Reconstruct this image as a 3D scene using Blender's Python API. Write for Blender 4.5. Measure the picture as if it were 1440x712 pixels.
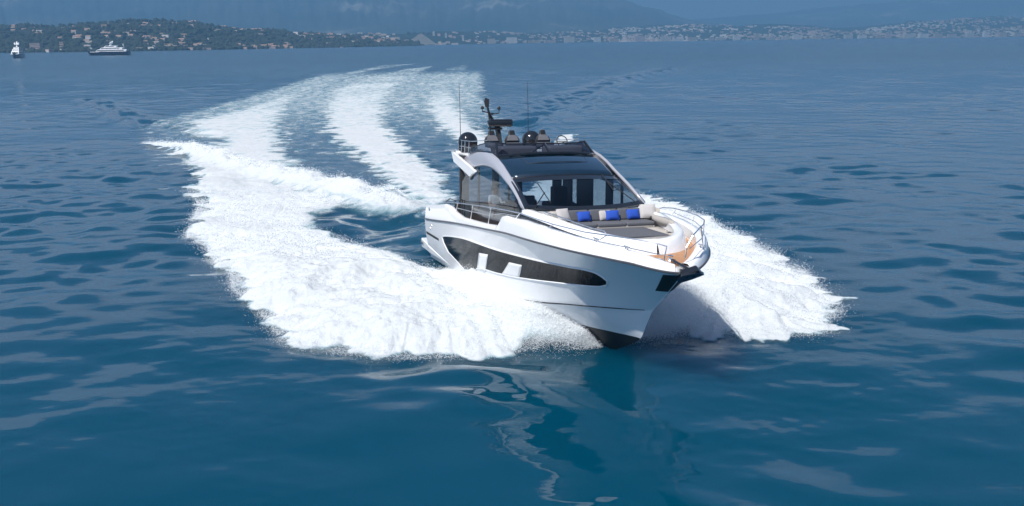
import bpy, bmesh, math, random
import numpy as np
from mathutils import Matrix, Vector
R = math.radians
random.seed(7); rng = np.random.default_rng(11)
for o in list(bpy.data.objects): bpy.data.objects.remove(o)
scn = bpy.context.scene
COL = scn.collection

# ------------------------------------------------------------------ camera
FPX = 1350.0; CAM_H = 8.85
pitch = math.atan(298/FPX); roll = R(0.72)
cd = bpy.data.cameras.new('camera'); cam = bpy.data.objects.new('camera', cd); COL.objects.link(cam)
cd.sensor_width = 36; cd.sensor_fit = 'HORIZONTAL'; cd.lens = FPX/1440*36
cd.clip_start = 0.5; cd.clip_end = 60000
_r = Vector((1, 0, 0)); _u = Vector((0, math.sin(pitch), math.cos(pitch))); _f = Vector((0, math.cos(pitch), -math.sin(pitch)))
_rr = _r*math.cos(roll) - _u*math.sin(roll); _uu = _r*math.sin(roll) + _u*math.cos(roll)
_m = Matrix((( _rr.x, _uu.x, -_f.x, 0), (_rr.y, _uu.y, -_f.y, 0), (_rr.z, _uu.z, -_f.z, CAM_H), (0, 0, 0, 1)))
cam.matrix_world = _m
scn.camera = cam

# ------------------------------------------------------------------ sky, sun, exposure
SUN_EL = 55.0
SUN_AZ = 218.0        # compass-like: direction the light comes FROM, degrees clockwise from +Y
world = bpy.data.worlds.new('World'); scn.world = world; world.use_nodes = True
wn = world.node_tree; wn.nodes.clear()
wo = wn.nodes.new('ShaderNodeOutputWorld'); wb = wn.nodes.new('ShaderNodeBackground')
sky = wn.nodes.new('ShaderNodeTexSky'); sky.sky_type = 'NISHITA'; sky.sun_disc = False
sky.sun_elevation = R(SUN_EL); sky.sun_rotation = R(SUN_AZ)
sky.air_density = 0.75; sky.dust_density = 1.0; sky.ozone_density = 5.0
wb.inputs['Strength'].default_value = 0.097
# a pale veil of sea haze and thin cloud lies over the lowest part of the sky
_tc = wn.nodes.new('ShaderNodeTexCoord'); _sp = wn.nodes.new('ShaderNodeSeparateXYZ'); wn.links.new(_tc.outputs['Generated'], _sp.inputs[0])
_mp = wn.nodes.new('ShaderNodeMapping'); _mp.inputs['Scale'].default_value = (1.6, 1.6, 6); wn.links.new(_tc.outputs['Generated'], _mp.inputs['Vector'])
_nz = wn.nodes.new('ShaderNodeTexNoise'); _nz.inputs['Scale'].default_value = 1.7; _nz.inputs['Detail'].default_value = 5; wn.links.new(_mp.outputs[0], _nz.inputs['Vector'])
_ad = wn.nodes.new('ShaderNodeMath'); _ad.operation = 'MULTIPLY_ADD'; _ad.inputs[1].default_value = -.45; wn.links.new(_nz.outputs['Fac'], _ad.inputs[0]); wn.links.new(_sp.outputs['Z'], _ad.inputs[2])
_mr = wn.nodes.new('ShaderNodeMapRange'); _mr.interpolation_type = 'SMOOTHSTEP'; _mr.inputs['From Min'].default_value = .080; _mr.inputs['From Max'].default_value = -.025; _mr.inputs['To Max'].default_value = .85; wn.links.new(_ad.outputs[0], _mr.inputs['Value'])
_mx = wn.nodes.new('ShaderNodeMix'); _mx.data_type = 'RGBA'; _mx.inputs['B'].default_value = (4.9, 5.4, 6.9, 1)
wn.links.new(_mr.outputs[0], _mx.inputs['Factor']); wn.links.new(sky.outputs[0], _mx.inputs['A'])
wn.links.new(_mx.outputs['Result'], wb.inputs['Color']); wn.links.new(wb.outputs[0], wo.inputs['Surface'])
sd = bpy.data.lights.new('sun', 'SUN'); sd.energy = 4.6; sd.angle = R(0.55); sd.color = (1.0, 0.965, 0.91)
sun = bpy.data.objects.new('sun', sd); COL.objects.link(sun)
_a = R(SUN_AZ); _e = R(SUN_EL)
to_sun = Vector((math.sin(_a)*math.cos(_e), math.cos(_a)*math.cos(_e), math.sin(_e)))
sun.rotation_euler = (-to_sun).to_track_quat('-Z', 'Y').to_euler(); sun.location = to_sun*200
vs = scn.view_settings
vs.view_transform = 'Standard'; vs.look = 'None'; vs.exposure = 0.45; vs.gamma = 1.0; vs.use_curve_mapping = False
cy = scn.cycles
cy.use_denoising = True; cy.max_bounces = 8; cy.transparent_max_bounces = 24; cy.volume_bounces = 0
cy.transmission_bounces = 6; cy.glossy_bounces = 4; cy.diffuse_bounces = 3; cy.caustics_reflective = True; cy.blur_glossy = 0.12; cy.caustics_refractive = False
cy.sample_clamp_indirect = 6

# ------------------------------------------------------------------ helpers
def spl(xs, ys):
    xs = np.array(xs, float); ys = np.array(ys, float)
    d = np.diff(ys)/np.diff(xs); m = np.zeros(len(xs)); m[0] = d[0]; m[-1] = d[-1]
    for i in range(1, len(xs)-1):
        m[i] = 0 if d[i-1]*d[i] <= 0 else 2*d[i-1]*d[i]/(d[i-1]+d[i])
    def F(x):
        x = np.clip(np.asarray(x, float), xs[0], xs[-1]); i = np.clip(np.searchsorted(xs, x, side='right')-1, 0, len(xs)-2)
        h = xs[i+1]-xs[i]; t = (x-xs[i])/h
        return (2*t**3-3*t**2+1)*ys[i]+(t**3-2*t**2+t)*h*m[i]+(-2*t**3+3*t**2)*ys[i+1]+(t**3-t**2)*h*m[i+1]
    return F
def smooth(a, b, x):
    t = np.clip((x-a)/(b-a), 0, 1); return t*t*(3-2*t)
def hash2(i, j, s):
    n = (i*374761393 + j*668265263 + s*974634777) & 0x7fffffff
    n = ((n ^ (n >> 13))*1274126177) & 0x7fffffff
    return ((n ^ (n >> 16)) & 0xffff)/65535.0
def vnoise(x, y, s=0):
    xi = np.floor(x).astype(np.int64); yi = np.floor(y).astype(np.int64); fx = x-xi; fy = y-yi
    fx = fx*fx*(3-2*fx); fy = fy*fy*(3-2*fy)
    a = hash2(xi, yi, s); b = hash2(xi+1, yi, s); c = hash2(xi, yi+1, s); d = hash2(xi+1, yi+1, s)
    return (a*(1-fx)+b*fx)*(1-fy)+(c*(1-fx)+d*fx)*fy
def fbm(x, y, oct=4, s=0):
    v = 0*x; a = 0.5; t = 0
    for k in range(oct):
        v = v+a*vnoise(x, y, s+k*17); t += a; a *= .5; x = x*2.03+5.1; y = y*2.03+1.7
    return v/t
def pip(px, py, poly):
    ins = np.zeros(px.shape, bool); n = len(poly)
    for i in range(n):
        x1, y1 = poly[i]; x2, y2 = poly[(i+1) % n]
        if y1 == y2: continue
        c = ((y1 > py) != (y2 > py)) & (px < (x2-x1)*(py-y1)/(y2-y1)+x1)
        ins ^= c
    return ins
def segdist(px, py, pts, closed):
    d = np.full(px.shape, 1e9); n = len(pts); best = np.zeros(px.shape)
    L = 0
    for i in range(n if closed else n-1):
        x1, y1 = pts[i]; x2, y2 = pts[(i+1) % n]; dx = x2-x1; dy = y2-y1; l2 = dx*dx+dy*dy+1e-12
        t = np.clip(((px-x1)*dx+(py-y1)*dy)/l2, 0, 1)
        q = np.hypot(px-x1-t*dx, py-y1-t*dy); m = q < d
        d = np.where(m, q, d); best = np.where(m, L+t*math.sqrt(l2), best); L += math.sqrt(l2)
    return d, best
def sdist(px, py, poly):
    d, _ = segdist(px, py, poly, True); return np.where(pip(px, py, poly), d, -d)

class MB:
    """collects geometry, builds ONE mesh object"""
    def __init__(s): s.v = []; s.f = []; s.mi = []
    def add(s, vs, fs, m=0):
        n = len(s.v); s.v += [tuple(map(float, v)) for v in vs]; s.f += [tuple(n+i for i in f) for f in fs]; s.mi += [m]*len(fs); return s
    def box(s, c, d, rot=None, m=0, bev=0):
        x, y, z = d[0]/2, d[1]/2, d[2]/2
        if bev:
            bm = bmesh.new(); bmesh.ops.create_cube(bm, size=1)
            bmesh.ops.scale(bm, vec=d, verts=bm.verts)
            bmesh.ops.bevel(bm, geom=bm.edges[:], offset=bev, segments=3, profile=.6, affect='EDGES')
            bm.verts.index_update()
            V = [v.co.copy() for v in bm.verts]; F = [[v.index for v in f.verts] for f in bm.faces]; bm.free()
        else:
            V = [Vector(p) for p in ((-x,-y,-z),(x,-y,-z),(x,y,-z),(-x,y,-z),(-x,-y,z),(x,-y,z),(x,y,z),(-x,y,z))]
            F = [(0,3,2,1),(4,5,6,7),(0,1,5,4),(1,2,6,5),(2,3,7,6),(3,0,4,7)]
        M = rot if rot is not None else Matrix.Identity(3)
        return s.add([Vector(c)+M @ v for v in V], F, m)
    def grid(s, rows, m=0, close=False, flip=False):
        n = len(rows); k = len(rows[0]); V = [p for r in rows for p in r]; F = []
        for i in range(n-1):
            for j in range(k if close else k-1):
                a, b, c, d = i*k+j, i*k+(j+1) % k, (i+1)*k+(j+1) % k, (i+1)*k+j
                F.append((a, d, c, b) if flip else (a, b, c, d))
        return s.add(V, F, m)
    def tube(s, pts, r, n=8, m=0, cap=True):
        pts = [Vector(p) for p in pts]; rows = []; rr = r if hasattr(r, '__len__') else [r]*len(pts)
        up = Vector((0, 0, 1)); prev = None
        for i, p in enumerate(pts):
            t = (pts[min(i+1, len(pts)-1)]-pts[max(i-1, 0)]).normalized()
            a = prev if prev is not None else (up if abs(t.z) < .9 else Vector((1, 0, 0)))
            a = (a-t*a.dot(t)).normalized(); prev = a; b = t.cross(a)
            rows.append([p+(a*math.cos(2*math.pi*k/n)+b*math.sin(2*math.pi*k/n))*rr[i] for k in range(n)])
        s.grid(rows, m, close=True)
        if cap:
            base = len(s.v)-len(pts)*n
            s.f.append(tuple(base+k for k in range(n))[::-1]); s.f.append(tuple(len(s.v)-n+k for k in range(n))); s.mi += [m, m]
        return s
    def prism(s, poly, ext, m=0):
        """poly: list of 3D points, ext: extrusion vector"""
        n = len(poly); e = Vector(ext); V = [Vector(p) for p in poly]+[Vector(p)+e for p in poly]
        F = [tuple(range(n))[::-1], tuple(range(n, 2*n))]+[(i, (i+1) % n, n+(i+1) % n, n+i) for i in range(n)]
        return s.add(V, F, m)
    def lathe(s, prof, c=(0, 0, 0), n=24, m=0):
        rows = [[(c[0]+r*math.cos(2*math.pi*k/n), c[1]+r*math.sin(2*math.pi*k/n), c[2]+z) for k in range(n)] for r, z in prof]
        return s.grid(rows, m, close=True)
    def build(s, name, mats, parent=None, smooth_angle=40, mods=()):
        me = bpy.data.meshes.new(name); me.from_pydata(s.v, [], s.f)
        mats = mats if isinstance(mats, (list, tuple)) else [mats]
        for m in mats: me.materials.append(m)
        me.polygons.foreach_set('material_index', s.mi)
        bm = bmesh.new(); bm.from_mesh(me); bmesh.ops.remove_doubles(bm, verts=bm.verts, dist=1e-5)
        bmesh.ops.recalc_face_normals(bm, faces=bm.faces); bm.to_mesh(me); bm.free()
        if smooth_angle:
            me.polygons.foreach_set('use_smooth', [True]*len(me.polygons))
            try: me.set_sharp_from_angle(angle=R(smooth_angle))
            except Exception: pass
        o = bpy.data.objects.new(name, me); COL.objects.link(o)
        if parent: o.parent = parent
        return o
def raw_mesh(name, V, F, mat, smooth_=True, attrs=None, parent=None):
    me = bpy.data.meshes.new(name)
    V = np.asarray(V, np.float32); F = np.asarray(F, np.int32); k = F.shape[1]
    me.vertices.add(len(V)); me.vertices.foreach_set('co', V.ravel())
    me.loops.add(F.size); me.loops.foreach_set('vertex_index', F.ravel())
    me.polygons.add(len(F)); me.polygons.foreach_set('loop_start', np.arange(len(F), dtype=np.int32)*k)
    me.polygons.foreach_set('loop_total', np.full(len(F), k, np.int32))
    if attrs:
        for an, arr in attrs.items():
            at = me.attributes.new(an, 'FLOAT', 'POINT'); at.data.foreach_set('value', np.asarray(arr, np.float32))
    me.update(calc_edges=True); me.validate()
    me.polygons.foreach_set('use_smooth', np.full(len(me.polygons), smooth_))
    me.materials.append(mat)
    o = bpy.data.objects.new(name, me); COL.objects.link(o)
    if parent: o.parent = parent
    return o
def tag(o, label=None, cat=None, group=None, kind=None):
    if label: o['label'] = label
    if cat: o['category'] = cat
    if group: o['group'] = group
    if kind: o['kind'] = kind
    return o

# ------------------------------------------------------------------ materials
def mat(name, base, rough=.5, metal=0, spec=.5, noise=0, nscale=3, bump=0, bscale=20, coat=0, sub=0):
    m = bpy.data.materials.new(name); m.use_nodes = True; nt = m.node_tree; b = nt.nodes['Principled BSDF']
    b.inputs['Base Color'].default_value = (*base, 1); b.inputs['Roughness'].default_value = rough
    b.inputs['Metallic'].default_value = metal; b.inputs['Specular IOR Level'].default_value = spec
    b.inputs['Coat Weight'].default_value = coat; b.inputs['Coat Roughness'].default_value = .03
    if noise or bump:
        tc = nt.nodes.new('ShaderNodeTexCoord')
    if noise:
        n = nt.nodes.new('ShaderNodeTexNoise'); n.inputs['Scale'].default_value = nscale; n.inputs['Detail'].default_value = 5
        nt.links.new(tc.outputs['Object'], n.inputs['Vector'])
        r = nt.nodes.new('ShaderNodeValToRGB'); c = nt.nodes.new('ShaderNodeMix'); c.data_type = 'RGBA'
        c.inputs['A'].default_value = (*[max(0, x*(1-noise)) for x in base], 1); c.inputs['B'].default_value = (*[min(1, x*(1+noise)) for x in base], 1)
        nt.nodes.remove(r); nt.links.new(n.outputs['Fac'], c.inputs['Factor']); nt.links.new(c.outputs['Result'], b.inputs['Base Color'])
    if bump:
        n2 = nt.nodes.new('ShaderNodeTexNoise'); n2.inputs['Scale'].default_value = bscale; n2.inputs['Detail'].default_value = 4
        nt.links.new(tc.outputs['Object'], n2.inputs['Vector'])
        bp = nt.nodes.new('ShaderNodeBump'); bp.inputs['Strength'].default_value = bump; bp.inputs['Distance'].default_value = .02
        nt.links.new(n2.outputs['Fac'], bp.inputs['Height']); nt.links.new(bp.outputs['Normal'], b.inputs['Normal'])
    return m
def glass(name, tint, fres_ior=1.5, base_refl=0.0, rough=.01):
    m = bpy.data.materials.new(name); m.use_nodes = True; nt = m.node_tree; nt.nodes.clear()
    o = nt.nodes.new('ShaderNodeOutputMaterial'); t = nt.nodes.new('ShaderNodeBsdfTransparent'); g = nt.nodes.new('ShaderNodeBsdfGlossy')
    t.inputs['Color'].default_value = (*tint, 1); g.inputs['Roughness'].default_value = rough
    # Schlick reflectance of a thin pane, the same from either side
    lw = nt.nodes.new('ShaderNodeLayerWeight'); lw.inputs['Blend'].default_value = .5; f0 = ((fres_ior-1)/(fres_ior+1))**2
    pw = nt.nodes.new('ShaderNodeMath'); pw.operation = 'POWER'; pw.inputs[1].default_value = 5; nt.links.new(lw.outputs['Facing'], pw.inputs[0])
    fr = nt.nodes.new('ShaderNodeMath'); fr.operation = 'MULTIPLY_ADD'; fr.inputs[1].default_value = 1-f0; fr.inputs[2].default_value = f0; nt.links.new(pw.outputs[0], fr.inputs[0])
    ad = nt.nodes.new('ShaderNodeMath'); ad.operation = 'ADD'; ad.use_clamp = True; ad.inputs[1].default_value = base_refl
    mx = nt.nodes.new('ShaderNodeMixShader')
    nt.links.new(fr.outputs[0], ad.inputs[0]); nt.links.new(ad.outputs[0], mx.inputs[0])
    nt.links.new(t.outputs[0], mx.inputs[1]); nt.links.new(g.outputs[0], mx.inputs[2]); nt.links.new(mx.outputs[0], o.inputs[0])
    return m
M = {}
M['gel'] = mat('white_gelcoat', (.84, .845, .85), .22, coat=.6, noise=.02, nscale=1.5)
M['gel_deck'] = mat('white_nonslip', (.78, .78, .77), .55, noise=.03, nscale=2, bump=.2, bscale=300)
M['silver'] = mat('silver_paint', (.52, .52, .56), .3, metal=.35, coat=.5, noise=.03)
M['black_gloss'] = mat('gloss_black', (.012, .014, .018), .08, coat=.5, noise=.1)
M['roof'] = mat('dark_roof_glass', (.006, .020, .038), .05, coat=1, noise=.1)
M['black'] = mat('matt_black', (.015, .016, .018), .5, noise=.2, nscale=8)
M['antifoul'] = mat('black_antifouling', (.012, .012, .016), .5, noise=.3, nscale=4)
M['stripe'] = mat('grey_stripe', (.06, .065, .075), .3, noise=.1)
M['steel'] = mat('polished_steel', (.84, .84, .85), .3, metal=1, noise=.03)
M['beige'] = mat('beige_fabric', (.40, .37, .34), .85, noise=.06, nscale=14, bump=.35, bscale=160)
M['lightgrey_fabric'] = mat('pale_fabric', (.47, .45, .44), .85, noise=.05, nscale=14, bump=.35, bscale=160)
M['greyfab'] = mat('charcoal_fabric', (.10, .105, .12), .85, noise=.1, nscale=10, bump=.35, bscale=160)
M['blue'] = mat('blue_fabric', (.010, .065, .40), .8, noise=.08, nscale=12, bump=.3, bscale=160)
M['leather'] = mat('grey_leather', (.16, .16, .175), .5, noise=.1, nscale=9)
M['interior'] = mat('dark_interior', (.035, .037, .042), .6, noise=.2, nscale=4)
M['wood_in'] = mat('interior_wood', (.03, .026, .024), .4, noise=.3, nscale=6)
M['hullwin'] = mat('hull_window_glass', (.007, .010, .015), .03, spec=.07, noise=.2, nscale=2)
M['ws'] = glass('windscreen_glass', (.36, .48, .57), 1.45, .02)
M['sideglass'] = glass('side_glass', (.46, .52, .57), 1.28, .0)
M['smoke'] = glass('smoked_glass', (.28, .31, .38), 1.5, .04)
M['skin'] = mat('skin', (.52, .29, .2), .55, noise=.08, nscale=10)
M['shirt'] = mat('white_cotton', (.75, .76, .78), .85, noise=.04, nscale=10)
M['hair'] = mat('dark_hair', (.03, .02, .015), .6, noise=.3, nscale=40)
M['navy'] = mat('navy_hull', (.015, .022, .05), .2, coat=.3, noise=.1)
# teak with plank lines
def teak():
    m = mat('teak_planks', (.36, .19, .095), .6); nt = m.node_tree; b = nt.nodes['Principled BSDF']
    tc = nt.nodes.new('ShaderNodeTexCoord'); sp = nt.nodes.new('ShaderNodeSeparateXYZ'); nt.links.new(tc.outputs['Object'], sp.inputs[0])
    mu = nt.nodes.new('ShaderNodeMath'); mu.operation = 'MULTIPLY'; mu.inputs[1].default_value = 14; nt.links.new(sp.outputs['Y'], mu.inputs[0])
    fr = nt.nodes.new('ShaderNodeMath'); fr.operation = 'FRACT'; nt.links.new(mu.outputs[0], fr.inputs[0])
    gt = nt.nodes.new('ShaderNodeMath'); gt.operation = 'GREATER_THAN'; gt.inputs[1].default_value = .88; nt.links.new(fr.outputs[0], gt.inputs[0])
    n = nt.nodes.new('ShaderNodeTexNoise'); n.inputs['Scale'].default_value = 5; n.inputs['Detail'].default_value = 4; nt.links.new(tc.outputs['Object'], n.inputs['Vector'])
    c1 = nt.nodes.new('ShaderNodeMix'); c1.data_type = 'RGBA'; c1.inputs['A'].default_value = (.40, .20, .095, 1); c1.inputs['B'].default_value = (.50, .27, .14, 1)
    nt.links.new(n.outputs['Fac'], c1.inputs['Factor'])
    c2 = nt.nodes.new('ShaderNodeMix'); c2.data_type = 'RGBA'; c2.inputs['B'].default_value = (.10, .06, .04, 1)
    nt.links.new(gt.outputs[0], c2.inputs['Factor']); nt.links.new(c1.outputs['Result'], c2.inputs['A']); nt.links.new(c2.outputs['Result'], b.inputs['Base Color'])
    return m
M['teak'] = teak()
def water_mat():
    m = bpy.data.materials.new('sea_water'); m.use_nodes = True; nt = m.node_tree; b = nt.nodes['Principled BSDF']
    b.inputs['Roughness'].default_value = .03; b.inputs['IOR'].default_value = 1.333
    b.inputs['Subsurface Weight'].default_value = 1; b.inputs['Subsurface Radius'].default_value = (1.2, 1.5, 1.8); b.inputs['Subsurface Scale'].default_value = 4.0; b.subsurface_method = 'BURLEY'
    tc = nt.nodes.new('ShaderNodeTexCoord')
    n = nt.nodes.new('ShaderNodeTexNoise'); n.inputs['Scale'].default_value = .05; n.inputs['Detail'].default_value = 3
    nt.links.new(tc.outputs['Object'], n.inputs['Vector'])
    c = nt.nodes.new('ShaderNodeMix'); c.data_type = 'RGBA'; c.inputs['A'].default_value = (.00005, .039, .076, 1); c.inputs['B'].default_value = (.00005, .050, .091, 1)
    nt.links.new(n.outputs['Fac'], c.inputs['Factor']); nt.links.new(c.outputs['Result'], b.inputs['Base Color'])
    mp = nt.nodes.new('ShaderNodeMapping'); mp.inputs['Scale'].default_value = (.55, 1.0, 1)
    nt.links.new(tc.outputs['Object'], mp.inputs['Vector'])
    n2 = nt.nodes.new('ShaderNodeTexNoise'); n2.inputs['Scale'].default_value = .9; n2.inputs['Detail'].default_value = 3; n2.inputs['Roughness'].default_value = .45
    nt.links.new(mp.outputs[0], n2.inputs['Vector'])
    bp = nt.nodes.new('ShaderNodeBump'); bp.inputs['Strength'].default_value = .16; bp.inputs['Distance'].default_value = .12
    at = nt.nodes.new('ShaderNodeAttribute'); at.attribute_name = 'ripple'; nt.links.new(at.outputs['Fac'], b.inputs['Roughness'])
    nt.links.new(n2.outputs['Fac'], bp.inputs['Height']); nt.links.new(bp.outputs['Normal'], b.inputs['Normal'])
    return m
M['water'] = water_mat()
def foam_mat():
    """white aerated water: covers where the coverage attribute beats a lacy noise"""
    m = bpy.data.materials.new('sea_foam'); m.use_nodes = True; nt = m.node_tree; nt.nodes.clear(); L = nt.links.new
    o = nt.nodes.new('ShaderNodeOutputMaterial'); at = nt.nodes.new('ShaderNodeAttribute'); at.attribute_name = 'cover'
    tc = nt.nodes.new('ShaderNodeTexCoord')
    mp = nt.nodes.new('ShaderNodeMapping'); mp.inputs['Scale'].default_value = (1, .8, 1); L(tc.outputs['Object'], mp.inputs['Vector'])
    n1 = nt.nodes.new('ShaderNodeTexNoise'); n1.inputs['Scale'].default_value = .75; n1.inputs['Detail'].default_value = 8; n1.inputs['Roughness'].default_value = .68; n1.inputs['Distortion'].default_value = .6
    L(mp.outputs[0], n1.inputs['Vector'])
    s = nt.nodes.new('ShaderNodeMath'); s.operation = 'SUBTRACT'; L(at.outputs['Fac'], s.inputs[0]); L(n1.outputs['Fac'], s.inputs[1])
    mr = nt.nodes.new('ShaderNodeMapRange'); mr.interpolation_type = 'SMOOTHSTEP'; mr.inputs['From Min'].default_value = -.13; mr.inputs['From Max'].default_value = .27
    L(s.outputs[0], mr.inputs['Value'])
    d = nt.nodes.new('ShaderNodeBsdfDiffuse'); d.inputs['Color'].default_value = (.82, .86, .885, 1)
    tl = nt.nodes.new('ShaderNodeBsdfTranslucent'); tl.inputs['Color'].default_value = (.78, .86, .90, 1)
    mx0 = nt.nodes.new('ShaderNodeMixShader'); mx0.inputs[0].default_value = .38; L(d.outputs[0], mx0.inputs[1]); L(tl.outputs[0], mx0.inputs[2])
    t = nt.nodes.new('ShaderNodeBsdfTransparent'); mx = nt.nodes.new('ShaderNodeMixShader')
    n2 = nt.nodes.new('ShaderNodeTexNoise'); n2.inputs['Scale'].default_value = 3.5; n2.inputs['Detail'].default_value = 6; n2.inputs['Roughness'].default_value = .65; L(tc.outputs['Object'], n2.inputs['Vector'])
    bp = nt.nodes.new('ShaderNodeBump'); bp.inputs['Strength'].default_value = .45; bp.inputs['Distance'].default_value = .15
    L(n2.outputs['Fac'], bp.inputs['Height']); L(bp.outputs[0], d.inputs['Normal'])
    # milky turquoise water full of fine bubbles lies under the white lace
    tq = nt.nodes.new('ShaderNodeBsdfDiffuse'); tq.inputs['Color'].default_value = (.24, .50, .58, 1)
    m2 = nt.nodes.new('ShaderNodeMapRange'); m2.interpolation_type = 'SMOOTHSTEP'; m2.inputs['From Min'].default_value = .30; m2.inputs['From Max'].default_value = .85; m2.inputs['To Max'].default_value = .62; L(at.outputs['Fac'], m2.inputs['Value'])
    mt = nt.nodes.new('ShaderNodeMixShader'); L(m2.outputs[0], mt.inputs[0]); L(t.outputs[0], mt.inputs[1]); L(tq.outputs[0], mt.inputs[2])
    L(mr.outputs[0], mx.inputs[0]); L(mt.outputs[0], mx.inputs[1]); L(mx0.outputs[0], mx.inputs[2]); L(mx.outputs[0], o.inputs[0])
    return m
M['foam'] = foam_mat()
def spray_mat():
    m = bpy.data.materials.new('spray_droplets'); m.use_nodes = True; nt = m.node_tree; nt.nodes.clear(); L = nt.links.new
    o = nt.nodes.new('ShaderNodeOutputMaterial')
    d = nt.nodes.new('ShaderNodeBsdfDiffuse'); d.inputs['Color'].default_value = (.88, .91, .93, 1)
    tl = nt.nodes.new('ShaderNodeBsdfTranslucent'); tl.inputs['Color'].default_value = (.88, .91, .93, 1)
    mx = nt.nodes.new('ShaderNodeMixShader'); mx.inputs[0].default_value = .30; L(d.outputs[0], mx.inputs[1]); L(tl.outputs[0], mx.inputs[2])
    tp = nt.nodes.new('ShaderNodeBsdfTransparent'); mt = nt.nodes.new('ShaderNodeMixShader'); mt.inputs[0].default_value = .42; L(mx.outputs[0], mt.inputs[1]); L(tp.outputs[0], mt.inputs[2]); L(mt.outputs[0], o.inputs[0])
    return m
M['spray'] = spray_mat()
def hill_mat(name, a, b, rock, scale):
    m = bpy.data.materials.new(name); m.use_nodes = True; nt = m.node_tree; p = nt.nodes['Principled BSDF']; L = nt.links.new
    p.inputs['Roughness'].default_value = .95; p.inputs['Specular IOR Level'].default_value = .1
    tc = nt.nodes.new('ShaderNodeTexCoord')
    n = nt.nodes.new('ShaderNodeTexNoise'); n.inputs['Scale'].default_value = scale; n.inputs['Detail'].default_value = 8; n.inputs['Roughness'].default_value = .65
    L(tc.outputs['Object'], n.inputs['Vector'])
    r = nt.nodes.new('ShaderNodeValToRGB'); e = r.color_ramp.elements
    e[0].position = .35; e[0].color = (*a, 1); e[1].position = .58; e[1].color = (*b, 1)
    x = r.color_ramp.elements.new(.72); x.color = (*rock, 1)
    L(n.outputs['Fac'], r.inputs[0]); L(r.outputs[0], p.inputs['Base Color'])
    return m
M['hill_near'] = hill_mat('wooded_hill', (.008, .017, .008), (.02, .032, .014), (.07, .07, .05), .02)
M['hill_far'] = hill_mat('mountain', (.010, .028, .03), (.05, .06, .055), (.30, .28, .26), .0016)
M['tree'] = mat('tree_foliage', (.011, .020, .009), .9, noise=.5, nscale=.05)
WALLS = [mat('wall_'+n, c, .9, noise=.1, nscale=.1) for n, c in (('cream', (.46, .41, .35)), ('white', (.60, .58, .56)), ('ochre', (.38, .28, .20)), ('pink', (.42, .32, .29)))]
M['rooftile'] = mat('roof_tiles', (.34, .22, .17), .9, noise=.2, nscale=.2)
M['winglass'] = mat('window_strip', (.06, .08, .10), .2, noise=.1)

# ------------------------------------------------------------------ the sea
def polar(rs, a0, a1, na):
    th = np.linspace(a0, a1, na); r, t = np.meshgrid(rs, th, indexing='ij'); return r*np.sin(t), r*np.cos(t)
def gridfaces(n, k):
    i = np.arange(n*k).reshape(n, k)
    return np.stack([i[:-1, :-1].ravel(), i[:-1, 1:].ravel(), i[1:, 1:].ravel(), i[1:, :-1].ravel()], 1)
NW = 70
wl = np.exp(rng.uniform(math.log(1.1), math.log(16), NW)); wk = 2*math.pi/wl
wdir = R(75)+rng.normal(0, .75, NW); wph = rng.uniform(0, 6.28, NW)
wslope = .0172*np.where(wl < 1.8, .5, 1)*np.where(wl > 5, .42, 1.08)
wamp = wslope/wk
fl = np.exp(rng.uniform(math.log(.38), math.log(1.1), 24)); fd = R(80)+rng.normal(0, .6, 24); fp = rng.uniform(0, 6.28, 24)
RIP = [(np.array([(-30.0, 93.0), (-35.4, 101.6), (-48.6, 123.1), (-71.3, 166.0)]), .25, 7.5, 3), (np.array([(-2.0, 95.0), (2.6, 107.6), (8.5, 140.4), (16.3, 180.9), (25.6, 221.9), (50, 300)]), .26, 8.0, 5)]
def sea_z(x, y, sp):
    z = np.zeros(x.shape)
    mod = .30+1.4*smooth(.25, .75, fbm(x/11, y/16, 3, 5))
    for k in range(NW):
        w = smooth(2.2, 4.5, wl[k]/sp)
        ph = wk[k]*(x*math.cos(wdir[k])+y*math.sin(wdir[k]))+wph[k]
        z += w*wamp[k]*np.sin(ph)
    z *= mod*(1-.5*np.exp(-((x-1.2)/4.2)**2-((y-20.5)/5.5)**2))
    z *= 1-.45*smooth(45, 110, np.hypot(x, y))
    gust = smooth(.45, .7, fbm(x/9+40, y/14, 3, 15))
    for k in range(24):       # small wind ripples in the gusts
        w = smooth(2.2, 4.5, fl[k]/sp)
        if w.max() > 0: z += w*gust*.0085*fl[k]/6.283*np.sin(6.283/fl[k]*(x*math.cos(fd[k])+y*math.sin(fd[k]))+fp[k])
    for line, a, lam, wd in RIP:      # the ripples of the boat's own wash
        d, s = segdist(x, y, line, False)
        z += a*np.exp(-(d/wd)**2)*np.sin(2*math.pi*(s/lam*.5+d/lam*1.7))*smooth(0, 6, s)*(.4+1.2*vnoise(x/5, y/5, 3))
    z -= .35*np.exp(-((x+6.5)/2.6)**2-((y-46.5)/4.5)**2)      # the hollow behind the quarter
    return z
TH0, TH1, NT = -R(44), R(44), 760
rs = np.concatenate([np.geomspace(9, 600, 1050), np.geomspace(610, 14000, 110)])
X, Y = polar(rs, TH0, TH1, NT)
SP = np.broadcast_to(np.maximum(np.gradient(rs), rs*(TH1-TH0)/NT)[:, None], X.shape)
Zs = sea_z(X, Y, SP)
Zs *= 1-smooth(9000, 14000, np.hypot(X, Y))
water = raw_mesh('sea_water', np.stack([X, Y, Zs], -1).reshape(-1, 3), gridfaces(*X.shape), M['water'], attrs={'ripple': (.02+.22*smooth(30, 500, np.hypot(X, Y))).ravel()})
tag(water, kind='structure')
rs2 = np.concatenate([[0.5], np.geomspace(9, 14000, 40)])
X2, Y2 = polar(rs2, TH1, 2*math.pi+TH0, 90)
w2 = raw_mesh('sea_water', np.stack([X2, Y2, X2*0-.02], -1).reshape(-1, 3), gridfaces(*X2.shape), M['water']); tag(w2, kind='structure')
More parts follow.
